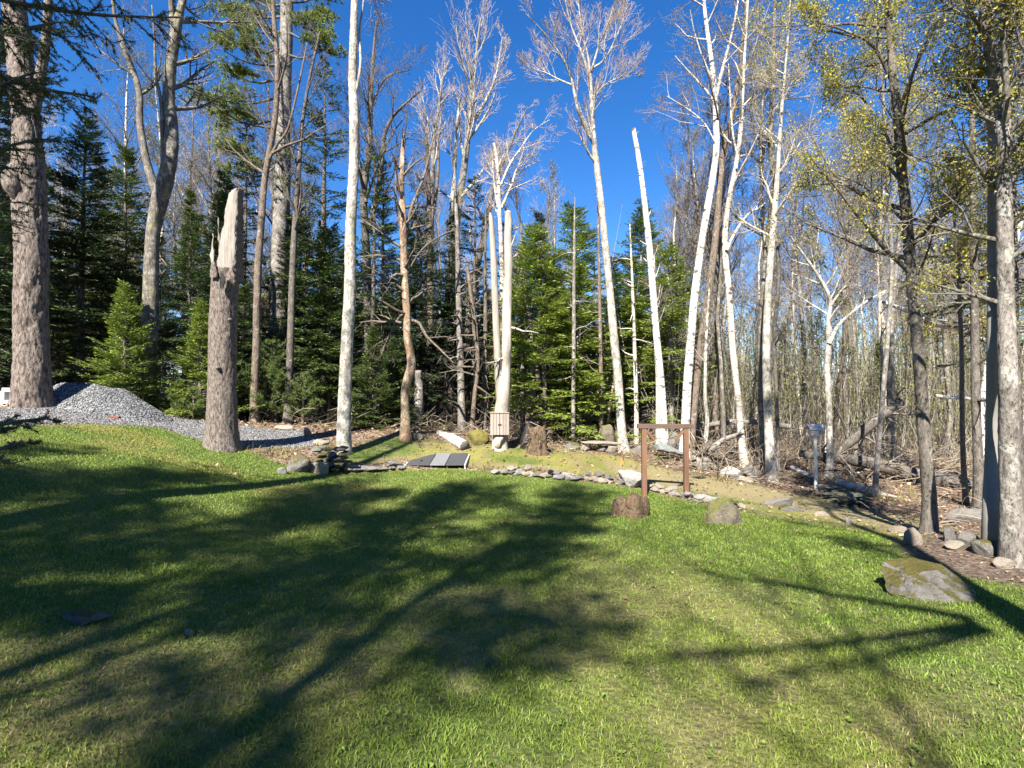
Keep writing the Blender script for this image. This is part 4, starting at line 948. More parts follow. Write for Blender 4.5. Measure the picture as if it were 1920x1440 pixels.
hero("pole_tree", "dark pole close left of the silver snag", 14.8, [(908,806,10),(909,720,9),(910,620,8),(910,500,6),(911,380,2)], 'dark_bark', cr=dd_, seed=58, flare=.2)
hero("pole_tree", "shaded grey pole right of the fan-crowned tree", 14.4, [(1194,838,10),(1193,760,9),(1190,660,8),(1186,540,6),(1181,420,2)], 'birch_rough', cr=dd_, seed=59, flare=.2)
hero("pole_tree", "bent pale sapling right of the root plate", 13.0, [(1318,868,12),(1322,830,10),(1326,790,9),(1322,740,8),(1324,640,6),(1330,540,4)], 'pale_bark', cr=dict(s0=.5, n=8, L=.8, sp='bare'), seed=60, flare=.3)
# young soft pines at the wood's edge
def young_pine(lab, px, d, h, seed):
    x = cpx(px, d); rg = np.random.default_rng(seed); root = thing("young_pine_tree", lab, "tree", (x, d, gz(x, d)))
    v, q = tubes([(np.array([[0, 0, -.05], [.02, 0, h * .5], [0, 0, h]]), np.array([.035, .022, .006]))], 6); obj("trunk", mk_mesh("trunk", v, q, smooth=True), M['brown_bark'], root)
    br = []
    z = .15
    while z < h:
        for k in range(6):
            a = rg.random() * 6.28; L = (.85 * (1 - z / h) ** .8 + .12) * (.7 + .5 * rg.random()) * h / 1.8; dd = np.array([math.cos(a), math.sin(a), .35])
            br.append(np.array([np.array([0, 0, z]) + dd * L * t + np.array([0, 0, .2 * L * t * t]) for t in (0, .4, .7, 1.)]))
        z += .16
    v, q = tubes([(b, np.array([.01, .008, .005, .003])) for b in br], 4); obj("branches", mk_mesh("branches", v, q), M['twig_grey'], root, "stuff")
    v, t = pine_clumps(br, seed, 16, .10, .010, 22, .05); obj("crown", mk_mesh("crown", v, None, t), M['pine_young'], root, "stuff")
young_pine("soft bushy young pine between the pale-based birch and the dark trunk", 510, 13.6, 2.1, 1)
young_pine("soft young pine right of the slim dark straight trunk", 568, 13.4, 1.3, 2)
young_pine("low soft young pine at the left foot of the broken trunk", 340, 12.0, .8, 3)
young_pine("second low young pine right of the gravel pile's foot", 362, 11.8, .65, 4)

# near spruce whose boughs hang into the top left corner
ns = thing("near_spruce_tree", "near spruce with dark boughs hanging into the top left corner", "tree", (-6.0, 2.6, gz(-6.0, 2.6)))
rg = np.random.default_rng(77); nb_ = np.array(ns.location)
v, q, _ = bark_tube(np.array([[0, 0, -.2], [.03, 0, 2.], [0, .03, 5.], [0, 0, 9.], [0, 0, 12.5]]), np.array([.2, .17, .13, .07, .01]), 20, .08, 4, .4, .06, .008)
obj("trunk", mk_mesh("trunk", v, q, smooth=True), M['dark_bark'], ns)
tb = []; NPs = []; NDs = []
def bough(a, c, sag, nsub, sublen, hang, every=.0115):
    ss = np.linspace(0, 1, 9); pts = a + (c - a) * ss[:, None]; pts[:, 2] -= sag * np.sin(ss * math.pi) - sag * .3 * ss
    tb.append((pts, .022 * (1 - .85 * ss) + .003)); tang = norm(c - a); side = norm(np.cross(tang, [0, 0, 1.]))
    L = np.linalg.norm(c - a); subs = [pts]
    for k in range(nsub):
        f = .12 + .88 * (k + rg.random()) / nsub; q = np.array([np.interp(f, ss, pts[:, j]) for j in range(3)]); sg = 1 if k % 2 else -1
        dd = norm(tang * .7 + side * sg * .8 + np.array([0, 0, -hang * (.6 + .8 * rg.random())]) + rg.normal(size=3) * .12); l2 = sublen * (1.15 - .7 * f) * (.6 + .6 * rg.random())
        sp_ = np.array([q + dd * l2 * t + np.array([0, 0, -.12 * l2 * t * t]) for t in np.linspace(0, 1, 5)]); subs.append(sp_); tb.append((sp_, .005 * (1 - .7 * np.linspace(0, 1, 5))))
        for j in range(5):
            f2 = .25 + .7 * rg.random(); q2 = sp_[0] + (sp_[-1] - sp_[0]) * f2; d3 = norm(dd + rg.normal(size=3) * .5); l3 = l2 * .38
            sp3_ = np.array([q2 + d3 * l3 * t for t in np.linspace(0, 1, 3)]); subs.append(sp3_); tb.append((sp3_, np.array([.003, .002, .0015])))
    for s_ in subs:
        ln = np.linalg.norm(np.diff(s_, axis=0), axis=1).sum(); m = max(6, int(ln / every)); f = rg.random(m); s0_ = np.linspace(0, 1, len(s_))
        base = np.stack([np.interp(f, s0_, s_[:, j]) for j in range(3)], 1); tg = norm(s_[-1] - s_[0])
        for _ in range(4):
            NPs.append(base + rg.normal(size=base.shape) * .003); NDs.append(norm(tg * .75 + rg.normal(size=base.shape) * .62))
# boughs seen in the top left corner, with real depth between 2.6 and 4.2 m
vis = [((-200,-60),(345,40),3.6,.10,22,.40,.35),((-150,60),(160,185),3.2,.08,16,.34,.3),((-200,200),(60,140),3.0,.05,16,.45,.3),((-200,330),(70,260),3.1,.0,14,.45,.3),
       ((-220,0),(110,50),2.8,.1,16,.38,.4),((-200,-150),(180,-60),3.4,.1,18,.6,.6),((-200,420),(20,380),3.2,.05,10,.35,.3),((-200,840),(92,782),2.9,-.02,12,.22,.1),((-200,900),(40,830),2.7,.0,10,.2,.1)]
for (a_, c_, dp, sag, n_, sl, hg) in vis: bough(P(a_[0], a_[1], dp - .5) - nb_, P(c_[0], c_[1], dp) - nb_, sag, n_, sl, hg)
for k in range(64):
    z = .9 + 11.2 * (k + rg.random()) / 64; a = rg.random() * 6.28
    if z < 7.6 and -.9 < a - 6.28 * (a > 3.6) < 1.9: continue                     # the side that shows is built above
    L = 2.3 * (1 - z / 13) * (.7 + .5 * rg.random()) + .2
    bough(np.array([0, 0, z]), np.array([math.cos(a) * L, math.sin(a) * L, z - .25 * L]), .05, 9, .5, .35, .03)
v, q = tubes(tb, 4); obj("branches", mk_mesh("branches", v, q, smooth=True), M['twig_dark'], ns, "stuff")
NPs = np.concatenate(NPs); NDs = np.concatenate(NDs); n = len(NPs)
v, t = needle_tris(NPs, NDs, .022 * (.7 + .6 * rg.random(n)), np.full(n, .0052), rg, 1.)
obj("crown", mk_mesh("crown", v, None, t), M['near_spruce'], ns, "stuff")

# ------------------------------------------------------------------ bare woodland trees behind: eight built once, then copied one by one
def wood_tree(h, r, seed, sp, n1, L1, s0, leafc=0, fork=False):
    rng_ = np.random.default_rng(seed); n = 9; s = np.linspace(0, 1, n); w = np.cumsum(rng_.normal(size=(n, 2)) * .10, axis=0)
    tp = np.c_[w, s * h - .15]; tr = r * (1 - s) ** .75 + .006
    S = Skel(); spc = dict(SPEC[sp]); spc['leaf'] = leafc
    crown(S, tp, tr, s0, n1, L1, spc, rng_, 46, 1., 3, .0055, .4)
    V, Q = tubes([(tp, tr)], 8); tm = mk_mesh("trunk", V, Q, smooth=True)
    parts = [(*tubes(S.lv[1], 5), None), (*tubes(S.lv[2], 3), None), (*tubes(S.lv[3], 3), None)]
    v, q, _ = join(parts); cm = mk_mesh("twigs", v, q, smooth=True)
    lm = leaves_mesh("leaves", S.leaf, .075, rng_, 1, .3, .08) if S.leaf else None
    return tm, cm, lm
WOOD = [wood_tree(13, .11, 201, 'bare', 20, 2.6, .42), wood_tree(15, .13, 202, 'fan', 18, 3.2, .5), wood_tree(11, .075, 203, 'bare', 16, 2.0, .35, 2), wood_tree(14, .10, 204, 'bare', 20, 2.4, .45, 2),
        wood_tree(9, .05, 205, 'bare', 16, 1.6, .25, 3), wood_tree(12, .08, 206, 'fan', 16, 2.4, .45), wood_tree(16, .14, 207, 'bare', 20, 2.8, .5, 1), wood_tree(8, .04, 208, 'fan', 14, 1.5, .2, 3)]
WB = ['grey_bark', 'lichen_bark', 'birch_rough', 'brown_bark', 'dark_bark', 'birch', 'pale_bark', 'grey_bark']
def place_wood(i, x, y, rz, sc, bark, twig, leafm, label, group, name="woodland_tree", lean=(0, 0)):
    tm, cm, lm = WOOD[i]
    root = thing(name, label, "tree", (x, y, gz(x, y) - .05), rz, group); root.scale = (sc, sc, sc); root.rotation_euler = (lean[0], lean[1], rz)
    for nm, me_, mt in (("trunk", tm, bark), ("twigs", cm, twig), ("leaves", lm, leafm)):
        if me_ is None: continue
        if len(me_.materials) == 0: me_.materials.append(M[mt])
        o = obj(nm, me_, None, root, None if nm == "trunk" else "stuff"); o.material_slots[0].link = 'OBJECT'; o.material_slots[0].material = M[mt]
    return root
rg = np.random.default_rng(303)
LMK = [(-400, "left edge"), (62, "massive trunk"), (272, "forked maple"), (416, "broken trunk"), (525, "white pine"), (650, "lichened trunk"), (762, "crooked birch"), (938, "silver snag"), (1075, "bench"),
       (1160, "fan-crowned tree"), (1238, "snapped birch"), (1295, "brightest birch"), (1440, "birch pair"), (1553, "small forked tree"), (1730, "mottled maple"), (1869, "smooth grey trunk"), (2600, "right edge")]
ADJ = dict(grey_bark="grey", lichen_bark="lichen-grey", birch_rough="mottled", brown_bark="brown", dark_bark="dark", birch="white", pale_bark="pale")
def gap_label(px, d, what):
    k = max(i for i in range(len(LMK)) if LMK[i][0] <= px)
    return f"{what} {'far back' if d > 34 else 'midway back' if d > 24 else 'close behind'} between {LMK[k][1]} and {LMK[k+1][1]}"
taken = [(cpx(p, d), d) for p, d in ((62,9.6),(270,12.6),(478,13),(540,13.6),(643,11),(762,12.5),(938,12.3),(1169,13.4),(1248,13.6),(1281,12.9),(1396,12.6),(1446,11.6),(1556,12),(1748,6.5),(1866,6))]
cnt = 0; tries = 0
while cnt < 245 and tries < 6000:
    tries += 1
    d = 14.5 + 34 * rg.random() ** 1.15; px = rg.uniform(-150, 2070)
    if px < 900 and d < 18: continue
    if 930 < px < 1280 and d < 17.5: continue
    if px > 1280 and d < 14.5: continue
    if d > 26 and rg.random() < .15: continue
    if 600 < px < 1250 and rg.random() < .5: continue
    if px >= 1250 and rg.random() < .2: continue
    x = cpx(px, d)
    if any((x - a) ** 2 + (d - b) ** 2 < .55 ** 2 for a, b in taken): continue
    taken.append((x, d)); i = int(rg.integers(0, 8)); right = px > 1250; far = d > 26
    side = "right-hand" if right else "left-hand" if px < 620 else "middle"
    bk = WB[int(rg.integers(0, 8))]
    lab = gap_label(px, d, f"{ADJ[bk]} {'stout' if i in (1, 6) else 'slim'} tree")
    place_wood(i, x, d, rg.random() * 6.28, (.78 + .35 * rg.random()) * (1.0 if d > 24 else .85) * (.82 if 600 < px < 1250 else 1), bk, ['twig_grey', 'twig_pale', 'twig_grey'][int(rg.integers(0, 3))],
               'leaf_haze' if rg.random() < .7 else 'leaf_olive', lab, "bare trees in the woodland behind", lean=(rg.normal() * .03, rg.normal() * .05))
    cnt += 1
# conifers further in
cnt = 0; tries = 0
while cnt < 185 and tries < 4000:
    tries += 1
    d = 15.5 + 30 * rg.random(); px = rg.uniform(-150, 2070)
    if px > 1250 and (d < 27 or rg.random() < .85): continue
    if 900 < px and d < 19: continue
    x = cpx(px, d)
    if any((x - a) ** 2 + (d - b) ** 2 < .8 ** 2 for a, b in taken): continue
    taken.append((x, d)); right = px > 1250; side = "right-hand" if right else "left-hand" if px < 620 else "middle"
    me_ = [sp1, sp2, sp3, spx, mf2, mf][int(rg.integers(0, 6))]
    sc = (.5 + .35 * rg.random()) if not right else .45 + .25 * rg.random()
    if me_ in (mf, mf2): sc *= 1.3
    place_conifer(me_, "woodland_spruce_tree", gap_label(px, d, "tall dark spruce" if sc > .68 else "small dark spruce"), x, d, rg.random() * 6.28, sc, SPF if rg.random() < .6 else DKF, "spruces in the woodland behind")
    cnt += 1

# ------------------------------------------------------------------ thicket of thin stems and brush (reads as one mass)
def stems(n, xr, yr, hr, rr, seed, lean=.12, ok=None):
    rgs = np.random.default_rng(seed); Y = rgs.uniform(*yr, n); X = (rgs.uniform(*xr, n) - 960) / FPX * Y; z = ground_z(X, Y); L = rgs.uniform(*hr, n) * (.5 + .5 * rgs.random(n)); R = rgs.uniform(*rr, n) * (.6 + Y / 30)
    polys = []
    for i in range(n):
        d = np.array([rgs.normal() * lean, rgs.normal() * lean, 1.]); b = rgs.normal(size=2) * .08 * L[i]
        p0 = np.array([X[i], Y[i], z[i] - .05]); polys.append((np.array([p0, p0 + d * L[i] * .35 + [b[0], b[1], 0], p0 + d * L[i] * .7 + [b[0], b[1], 0], p0 + d * L[i]]), R[i] * np.array([1, .8, .55, .2])))
    return polys
po = stems(1500, (1240, 2050), (15, 36), (2.5, 9), (.004, .012), 1) + stems(220, (1240, 2050), (12.5, 18), (1, 4), (.003, .008), 2, .2) + stems(260, (880, 1260), (15, 26), (1, 5), (.004, .011), 3) + stems(260, (0, 900), (15, 26), (1, 5), (.004, .010), 4)
po += stems(1500, (1150, 2150), (34, 60), (6, 15), (.014, .03), 5, .06) + stems(900, (-200, 1150), (34, 60), (6, 15), (.014, .03), 6, .06)
v, q = tubes(po, 4); tag(obj("sapling_thicket", mk_mesh("sapling_thicket", v, q, smooth=True), M['stems']), "thicket of thin grey sapling stems filling the woodland behind", "saplings", kind="stuff")
rgs = np.random.default_rng(9)
tips = []
for p_, r_ in po[:1500]:
    for k in range(int(rgs.integers(14, 40))): f = .2 + .8 * rgs.random(); tips.append(p_[0] + (p_[-1] - p_[0]) * f + rgs.normal(size=3) * .4)
tag(obj("young_leaves", leaves_mesh("young_leaves", tips, .065, rgs, 2, .2, .15), M['leaf_haze']), "haze of small yellow-green young leaves through the right-hand thicket", "leaves", kind="stuff")
tips = []
for p_, r_ in po[-2400:]:
    m_ = 28; f = .03 + .97 * rgs.random((m_, 1)); tips.append(p_[0] + (p_[-1] - p_[0]) * f + rgs.normal(size=(m_, 3)) * .7)
tag(obj("far_leaves", leaves_mesh("far_leaves", np.concatenate(tips), .19, rgs, 1, .2, .2), M['leaf_far']), "dull olive haze of leaves and twigs at the back of the wood", "leaves", kind="stuff")
# fallen sticks and dead brush along the wood's edge
def brush(n, xr, yr, Lr, seed, up=.35, rmax=.012):
    rgs = np.random.default_rng(seed); out = []
    Y = rgs.uniform(*yr, n); X = (rgs.uniform(*xr, n) - 960) / FPX * Y; mm = masks(X, Y); z = ground_z(X, Y)
    for i in range(n):
        if mm[0][i] + mm[1][i] + mm[2][i] > .3: continue
        L = rgs.uniform(*Lr); a = rgs.random() * 6.28; e = abs(rgs.normal()) * up; d = np.array([math.cos(a) * math.cos(e), math.sin(a) * math.cos(e), math.sin(e)])
        p0 = np.array([X[i], Y[i], z[i] + .01 + rgs.random() * .06]); b = rgs.normal(size=3) * .10 * L; r = rmax * (.3 + .7 * rgs.random()) * min(1.3, .4 + L)
        out.append((np.array([p0, p0 + d * L * .33 + b, p0 + d * L * .66 + b, p0 + d * L]), r * np.array([1, .8, .6, .25])))
    return out
bp = brush(1500, (1230, 2000), (11.2, 20), (.3, 1.6), 1) + brush(900, (900, 1260), (13.2, 20), (.3, 1.4), 2) + brush(700, (430, 900), (13.2, 20), (.3, 1.4), 3) + brush(260, (1180, 1560), (10.5, 14), (.2, 1.0), 4, .7, .007) + brush(200, (1560, 1900), (7, 12), (.15, .7), 5, .3)
v, q = tubes(bp, 4); tag(obj("dead_brush", mk_mesh("dead_brush", v, q, smooth=True), M['sticks']), "tangle of dead sticks and brush along the edge of the wood", "brush", kind="stuff")
# ferns and dry grass tufts at the edge
n = 26000
Yt = rgs.uniform(9.5, 22, n); Xt = (rgs.uniform(-50, 2000, n) - 960) / FPX * Yt; mt = masks(Xt, Yt)
kp = rgs.random(n) < mt[5] * sstep(.5, .66, fbm(Xt * 1.3, Yt * 1.3, 17, 3)); Xt, Yt = Xt[kp], Yt[kp]; n = len(Xt)
v, q, t, at = blades(Xt, Yt, .06 + .20 * rgs.random(n) ** 2, np.full(n, .016), .3 + .9 * rgs.random(n), dict(dry=(rgs.random(n) < .6) * 1., mossy=np.full(n, .8)), rgs)
tag(obj("wild_grass", mk_mesh("wild_grass", v, q, t, at), M['grass']), "tufts of dry and green wild grass along the wood's edge", "grass", kind="stuff")

# ------------------------------------------------------------------ unseen trees behind the camera that shade the lawn
def behind(me_, x, y, rz, sc, i): place_conifer(me_, "shade_spruce_tree", "unseen tall dark spruce behind the viewpoint, put there to shade the lawn", x, y, rz, sc, SPF, "spruces behind the viewpoint")
shp = conifer_meshes(h=17, rmax=2.4, seed=109, gap=.6, nb=7, tw=.20, blade=.15, bw=.032, el0=-25, live0=.64, droop=.2, shape=.42, sparse=.26)  # unseen; crown shaped to cast the lawn shade, partly for a house roof
SHADE = [(shp, -12.4, -8.0, 0, .80), (shp, -10.6, -8.4, 2, .92), (shp, -8.8, -8.0, 1, .98), (shp, -7.0, -8.4, 3, 1.02), (shp, -5.3, -8.3, 5.2, 1.0), (spx, -10.8, -4.8, 1, 1.0), (spx, -7.6, -5.6, .4, 1.0), (sp3, -14.2, -4.2, 1, .95), (sp3, -15.5, -1.0, 2, .8), (sp1, -13.5, -14.5, 0, 1.4), (sp3, -10, -15.5, 1, 1.4), (sp1, -6.5, -15, 2, 1.4), (sp3, -3, -15.5, 3, 1.4), (sp1, .5, -15, 4, 1.4), (sp3, 4, -15.5, 5, 1.4), (sp1, 7.5, -14.5, .5, 1.4), (sp3, 11, -13.5, 1.5, 1.3)]  # the outer dense spruces are added to block sky light and darken the shade
for i, (m_, x_, y_, r_, s_) in enumerate(SHADE): behind(m_, x_, y_, r_, s_, i)
# big broadleaf trees behind the viewpoint: trunk and branch shadows across the right half of the lawn
def shade_tree(x, y, h, r, s0, n1, L1, seed, label, leafc, rz=0, lean=(0, 0), side=None, ang=62, topf=.6, limbs=()):
    rng_ = np.random.default_rng(seed); z = gz(x, y); n = 10; s = np.linspace(0, 1, n); w = np.cumsum(rng_.normal(size=(n, 2)) * .08, axis=0)
    tp = np.c_[w[:, 0] + lean[0] * s * h, w[:, 1] + lean[1] * s * h, s * h - .1]; tr = r * (1 - s) ** .7 + .01
    root = thing("shade_maple_tree", label, "tree", (x, y, z), rz)
    v, q = tubes([(tp, tr)], 14); obj("trunk", mk_mesh("trunk", v, q, smooth=True), M['grey_bark'], root)
    S = Skel(); spc = dict(SPEC['leafy']); spc['leaf'] = leafc
    crown(S, tp, tr, s0, n1, L1, spc, rng_, ang, 1., 3, .005, topf, rk=.9, side=side)
    for li in limbs:                                                  # low limbs: (where the shadow lands x, y, height)
        lp = np.array([[sx - .3667 * hh - x, sy - 1.0077 * hh - y, hh] for sx, sy, hh in li]); lr_ = np.linspace(.055, .014, len(lp))
        cp, cr_ = catmull(lp, lr_, .4); V, Q = tubes([(cp, cr_)], 8); obj("limb", mk_mesh("limb", V, Q, smooth=True), M['grey_bark'], root)
        crown(S, cp, cr_, .3, 4, .9, dict(spc, leaf=0), rng_, 50, 1., 2, .006, .5)
    skel_parts(S, np.zeros(3), root, M['grey_bark'], M['twig_grey'], M['leaf_olive'], .06, rng_, 3, .5, .08)
shade_tree(.78, -3.6, 11, .21, .74, 4, 1.2, 401, "tall maple behind the viewpoint whose trunk shadow crosses the lawn", 1, side=(-.6, 0, 0),
           limbs=[[(3.35, 3.8, 7.3), (2.75, 4.2, 7.9), (2.2, 4.6, 8.6), (1.6, 4.9, 9.2)], [(3.3, 3.7, 7.3), (2.3, 3.45, 7.9), (1.2, 3.25, 8.5), (.1, 3.15, 9.0)], [(3.3, 3.6, 7.2), (2.2, 3.2, 8.0), (1.2, 2.9, 8.8)]])
shade_tree(3.15, 1.0, 9.0, .10, .8, 4, .9, 402, "slim tree beside the viewpoint casting the narrow shadow at right", 1)
shade_tree(-6.3, -6.6, 14.5, .07, .5, 12, 2.3, 403, "leafing maple behind the viewpoint dappling the middle of the lawn", 3)
shade_tree(-1.2, -6.6, 13, .045, .5, 12, 3.2, 404, "slender maple behind the viewpoint dappling the near right lawn", 0)

# ------------------------------------------------------------------ rocks and stones
def rock_mesh(seed, sub=3, planes=9, rough=.10, cuts=()):
    bm = bmesh.new(); bmesh.ops.create_icosphere(bm, subdivisions=sub, radius=1.0)
    rr = np.random.default_rng(seed); v = np.array([x.co[:] for x in bm.verts])
    for k in range(planes):
        nrm = rr.normal(size=3); nrm /= np.linalg.norm(nrm); dd = .42 + .42 * rr.random(); t = v @ nrm - dd; v = v - np.where(t > 0, t, 0)[:, None] * nrm * .92
    for nrm, dd in cuts:
        nrm = np.array(nrm, float); nrm /= np.linalg.norm(nrm); t = v @ nrm - dd; v = v - np.where(t > 0, t, 0)[:, None] * nrm
    nn = fbm(v[:, 0] * 2.2 + v[:, 2] * 1.7 + seed, v[:, 1] * 2.2 - v[:, 2] * 1.3, seed, 3) - .5
    nn = nn + .5 * (fbm(v[:, 0] * 7 + v[:, 2] * 5, v[:, 1] * 7 - v[:, 2] * 4, seed + 3, 2) - .5)
    v = v * (1 + rough * 2 * nn)[:, None]
    for x, c in zip(bm.verts, v): x.co = c
    me_ = bpy.data.meshes.new("rock"); bm.to_mesh(me_); bm.free(); return me_
STONE = [rock_mesh(500 + i, 2, 12, .10) for i in range(10)]
for me_ in STONE: me_.materials.append(M['rock_pale'])
def stone(name, parent, loc, size, rz, mat, i, tilt=(0, 0)):
    o = obj(name, STONE[i % len(STONE)], None, parent); o.location = loc; o.scale = size; o.rotation_euler = (tilt[0], tilt[1], rz)
    o.material_slots[0].link = 'OBJECT'; o.material_slots[0].material = M[mat]; return o
def boulder(name, label, px, py, w, h, seed, mat, dep=None, tilt=(0, 0), rz=0, cat="rock", depth_ratio=.8, d=None, planes=14, rough=.1, cuts=(), sub=3, sink=.30):
    g = hit(px, py) if d is None else np.array([cpx(px, d), d]); dd = g[1]; sx = w / FPX * dd / 2; sz_ = h / FPX * dd
    o = obj(name, rock_mesh(seed, sub, planes, rough, cuts), M[mat]); g = g + np.array([g[0] / dd, 1.0]) * sx * depth_ratio * .6
    o.location = (g[0], g[1], gz(*g) + sz_ * sink); o.scale = (sx * 1.3, sx * depth_ratio * 1.15, sz_ * .98); o.rotation_euler = (tilt[0], tilt[1], rz)
    return tag(o, label, cat)
boulder("boulder", "large moss-topped grey boulder on the lawn at right", 1740, 1120, 158, 70, 611, 'rock_moss', rz=.1, depth_ratio=.62, planes=6, rough=.14, sub=4, sink=.10, cuts=[((-.05, -.1, 1), .60), ((1, -.25, .1), .74), ((-.25, -1, .75), .62), ((-.9, -.3, .7), .66)])
boulder("boulder", "low brown mossy boulder on the lawn right of the timber frame", 1358, 980, 88, 46, 612, 'rock_brown', rough=.16, planes=6, sub=4, cuts=[((.7, -.2, .6), .5), ((-.8, -.2, .6), .52), ((0, -1, .5), .55)])
boulder("rock", "whitish boulder at the right end of the stone edging", 1184, 912, 58, 24, 613, 'rock_white', tilt=(0, .25), d=9.95)
boulder("rock", "round grey rock at the mottled maple's left foot", 1713, 1022, 26, 24, 614, 'rock_pale', planes=10)
boulder("rock", "square mossy rock at the mottled maple's right foot", 1781, 1016, 28, 22, 615, 'rock_moss', planes=10)
boulder("rock", "pale wedge of rock right of the mottled maple's roots", 1790, 1034, 30, 18, 616, 'rock_pale', tilt=(0, .4))
boulder("rock", "dark rock in shade beside the smooth grey trunk", 1812, 1026, 36, 20, 617, 'rock')
boulder("rock", "long grey boulder behind the mottled maple", 1815, 982, 74, 26, 618, 'rock', depth_ratio=.5)
boulder("rock", "mossy mound of rock at the smooth grey trunk's foot", 1848, 1048, 60, 32, 619, 'rock_moss', rough=.14)
boulder("rock", "small rock against the thick maple's flared base", 1886, 1068, 34, 16, 634, 'rock_pale')
boulder("rock", "long lichened rock at the lawn's edge below the path", 1465, 950, 58, 16, 620, 'rock', depth_ratio=.5)
boulder("rock", "flat ochre rock just right of the long lichened rock", 1482, 960, 38, 12, 621, 'rock_moss')
boulder("rock", "flat grey stone at the path edge under the birdhouse", 1540, 968, 22, 7, 622, 'rock_pale')
boulder("rock", "small upright pale stone at the lawn's right edge", 1591, 984, 12, 12, 623, 'rock_white')
boulder("rock", "pinkish flat stone at the lawn's edge left of the mottled maple", 1684, 998, 30, 12, 624, 'rock_pale')
boulder("rock", "small half-buried mossy rock in the shaded lawn at far left", 160, 1168, 70, 20, 625, 'rock_moss', depth_ratio=.6)
boulder("rock", "small pinkish stone in the lawn near the lower left", 356, 1194, 18, 10, 626, 'rock_pale')
boulder("rock", "pale domed rock right of the crooked birch's foot", 780, 818, 22, 12, 627, 'rock_moss', d=12.6)
boulder("moss_mound", "round ochre moss mound left of the cabinet", 894, 838, 36, 20, 628, 'moss', d=12.7, cat="mound", planes=3, rough=.2)
boulder("rock", "tan slab of rock leaning at the gravel pad's far edge", 578, 822, 16, 18, 629, 'rock_pale', d=11.9, tilt=(.5, .2), depth_ratio=.4)
boulder("rock", "flat pale slab lying at the gravel pad's back edge", 536, 814, 40, 8, 630, 'rock_pale', d=12.3)
boulder("rock", "flat stone on the gravel beside the stone wall", 604, 826, 28, 8, 631, 'rock_pale', d=11.3)
boulder("rock", "pale mossy rock in the bank left of the stone wall", 556, 886, 44, 24, 632, 'rock_moss', rough=.14)
boulder("rock", "tan angular rock in front of the stone wall's corner", 596, 890, 34, 22, 633, 'rock_pale')
boulder("rock", "small white rock on the lawn by the mossy bank", 528, 888, 16, 10, 635, 'rock_white')
boulder("rock", "boulder leaning on the stone slab under the brightest birch", 1262, 858, 34, 34, 636, 'rock', d=13.4, tilt=(.1, .3))
boulder("rock", "tan rock pile stone right of the root plate", 1372, 892, 36, 18, 637, 'rock_white', d=11.6)
boulder("rock", "low pale stone right of the root plate's hollow", 1395, 902, 26, 10, 638, 'rock_pale', d=11.3)
boulder("rock", "mottled grey rock between the birches right of the frame", 1408, 890, 26, 20, 639, 'rock', d=11.7)
boulder("rock", "yellowish small boulder at the foot of the frame's right post", 1310, 893, 24, 12, 640, 'rock_moss', d=11.2)
boulder("rock", "stones heaped at the snapped birch's foot", 1196, 864, 34, 16, 641, 'rock', d=13.0)

# low stone edging and dry stone walls: every stone a part
def edging(name, label, pts, n, hpx, seed, rows=2, mat=('rock_pale', 'rock_pale', 'rock', 'rock_white'), d_in=0.0):
    rr = np.random.default_rng(seed); pw = np.array([hit(*p) if len(p) == 2 else np.array([cpx(p[0], p[2]), p[2]]) for p in pts])
    seg = np.r_[0, np.cumsum(np.linalg.norm(np.diff(pw, axis=0), axis=1))]; c = pw.mean(0); root = thing(name, label, "wall", (c[0], c[1], gz(*c))); b = np.array(root.location)
    k = 0
    for row in range(rows):
        for i in range(n):
            s = (i + .5 + (.5 if row % 2 else 0) * .9 + rr.normal() * .12) / n * seg[-1]
            if s > seg[-1]: continue
            if row and rr.random() < .22: continue
            x = np.interp(s, seg, pw[:, 0]) + rr.normal() * .03; y = np.interp(s, seg, pw[:, 1]) + .05 + row * .07 + rr.normal() * .03; h = hpx / FPX * y * (.7 + .5 * rr.random())
            z = gz(x, y) + h * (.35 + .75 * row); L = seg[-1] / n * (.5 + .75 * rr.random() ** 2)
            stone("stone", root, (x - b[0], y - b[1], z - b[2]), (L * 1.15, .12 + .07 * rr.random(), h * .72), rr.normal() * .3, mat[int(rr.integers(0, len(mat)))], int(rr.integers(0, 10)), (rr.normal() * .08, rr.normal() * .08)); k += 1
    return root
edging("stone_edging", "short low stone edging left of the checkered panels", [(640, 884), (700, 884), (758, 880)], 7, 7, 1, 2)
edging("stone_edging", "low curved stone edging between the lawn and the upper terrace", [(926, 888), (985, 893), (1060, 900), (1120, 904), (1178, 910)], 20, 10, 2, 2)
edging("stone_edging", "scattered stone edging behind the timber frame's foot", [(1214, 918), (1260, 928), (1300, 938), (1340, 946), (1400, 955)], 16, 8, 3, 2, ('rock_pale', 'rock_white', 'rock_moss'))
def stack(name, label, px, py, w, hpx, cols, rows, seed, mats, d=None, deep=.35):
    rr = np.random.default_rng(seed); g = hit(px, py) if d is None else np.array([cpx(px, d), d]); dd = g[1]; W_ = w / FPX * dd; H_ = hpx / FPX * dd; root = thing(name, label, "wall", (g[0], g[1], gz(*g)))
    for r in range(rows):
        for c in range(cols):
            for dpt in range(2):
                x = (c + .5 + (.4 if r % 2 else 0) + rr.normal() * .08) / cols * W_ - W_ / 2
                stone("stone", root, (x, dpt * deep + rr.normal() * .02 + r * .015, (r + .4) * H_ / rows), (W_ / cols * (.52 + .2 * rr.random()), deep * .55, H_ / rows * (.55 + .15 * rr.random())), rr.normal() * .25, mats[int(rr.integers(0, len(mats)))], int(rr.integers(0, 10)), (rr.normal() * .08, rr.normal() * .1))
    return root
stack("stone_wall", "dark mossy dry stone wall end beside the lichen-spotted trunk", 612, 884, 58, 46, 3, 5, 4, ('rock', 'rock_moss', 'slate'), deep=.3)
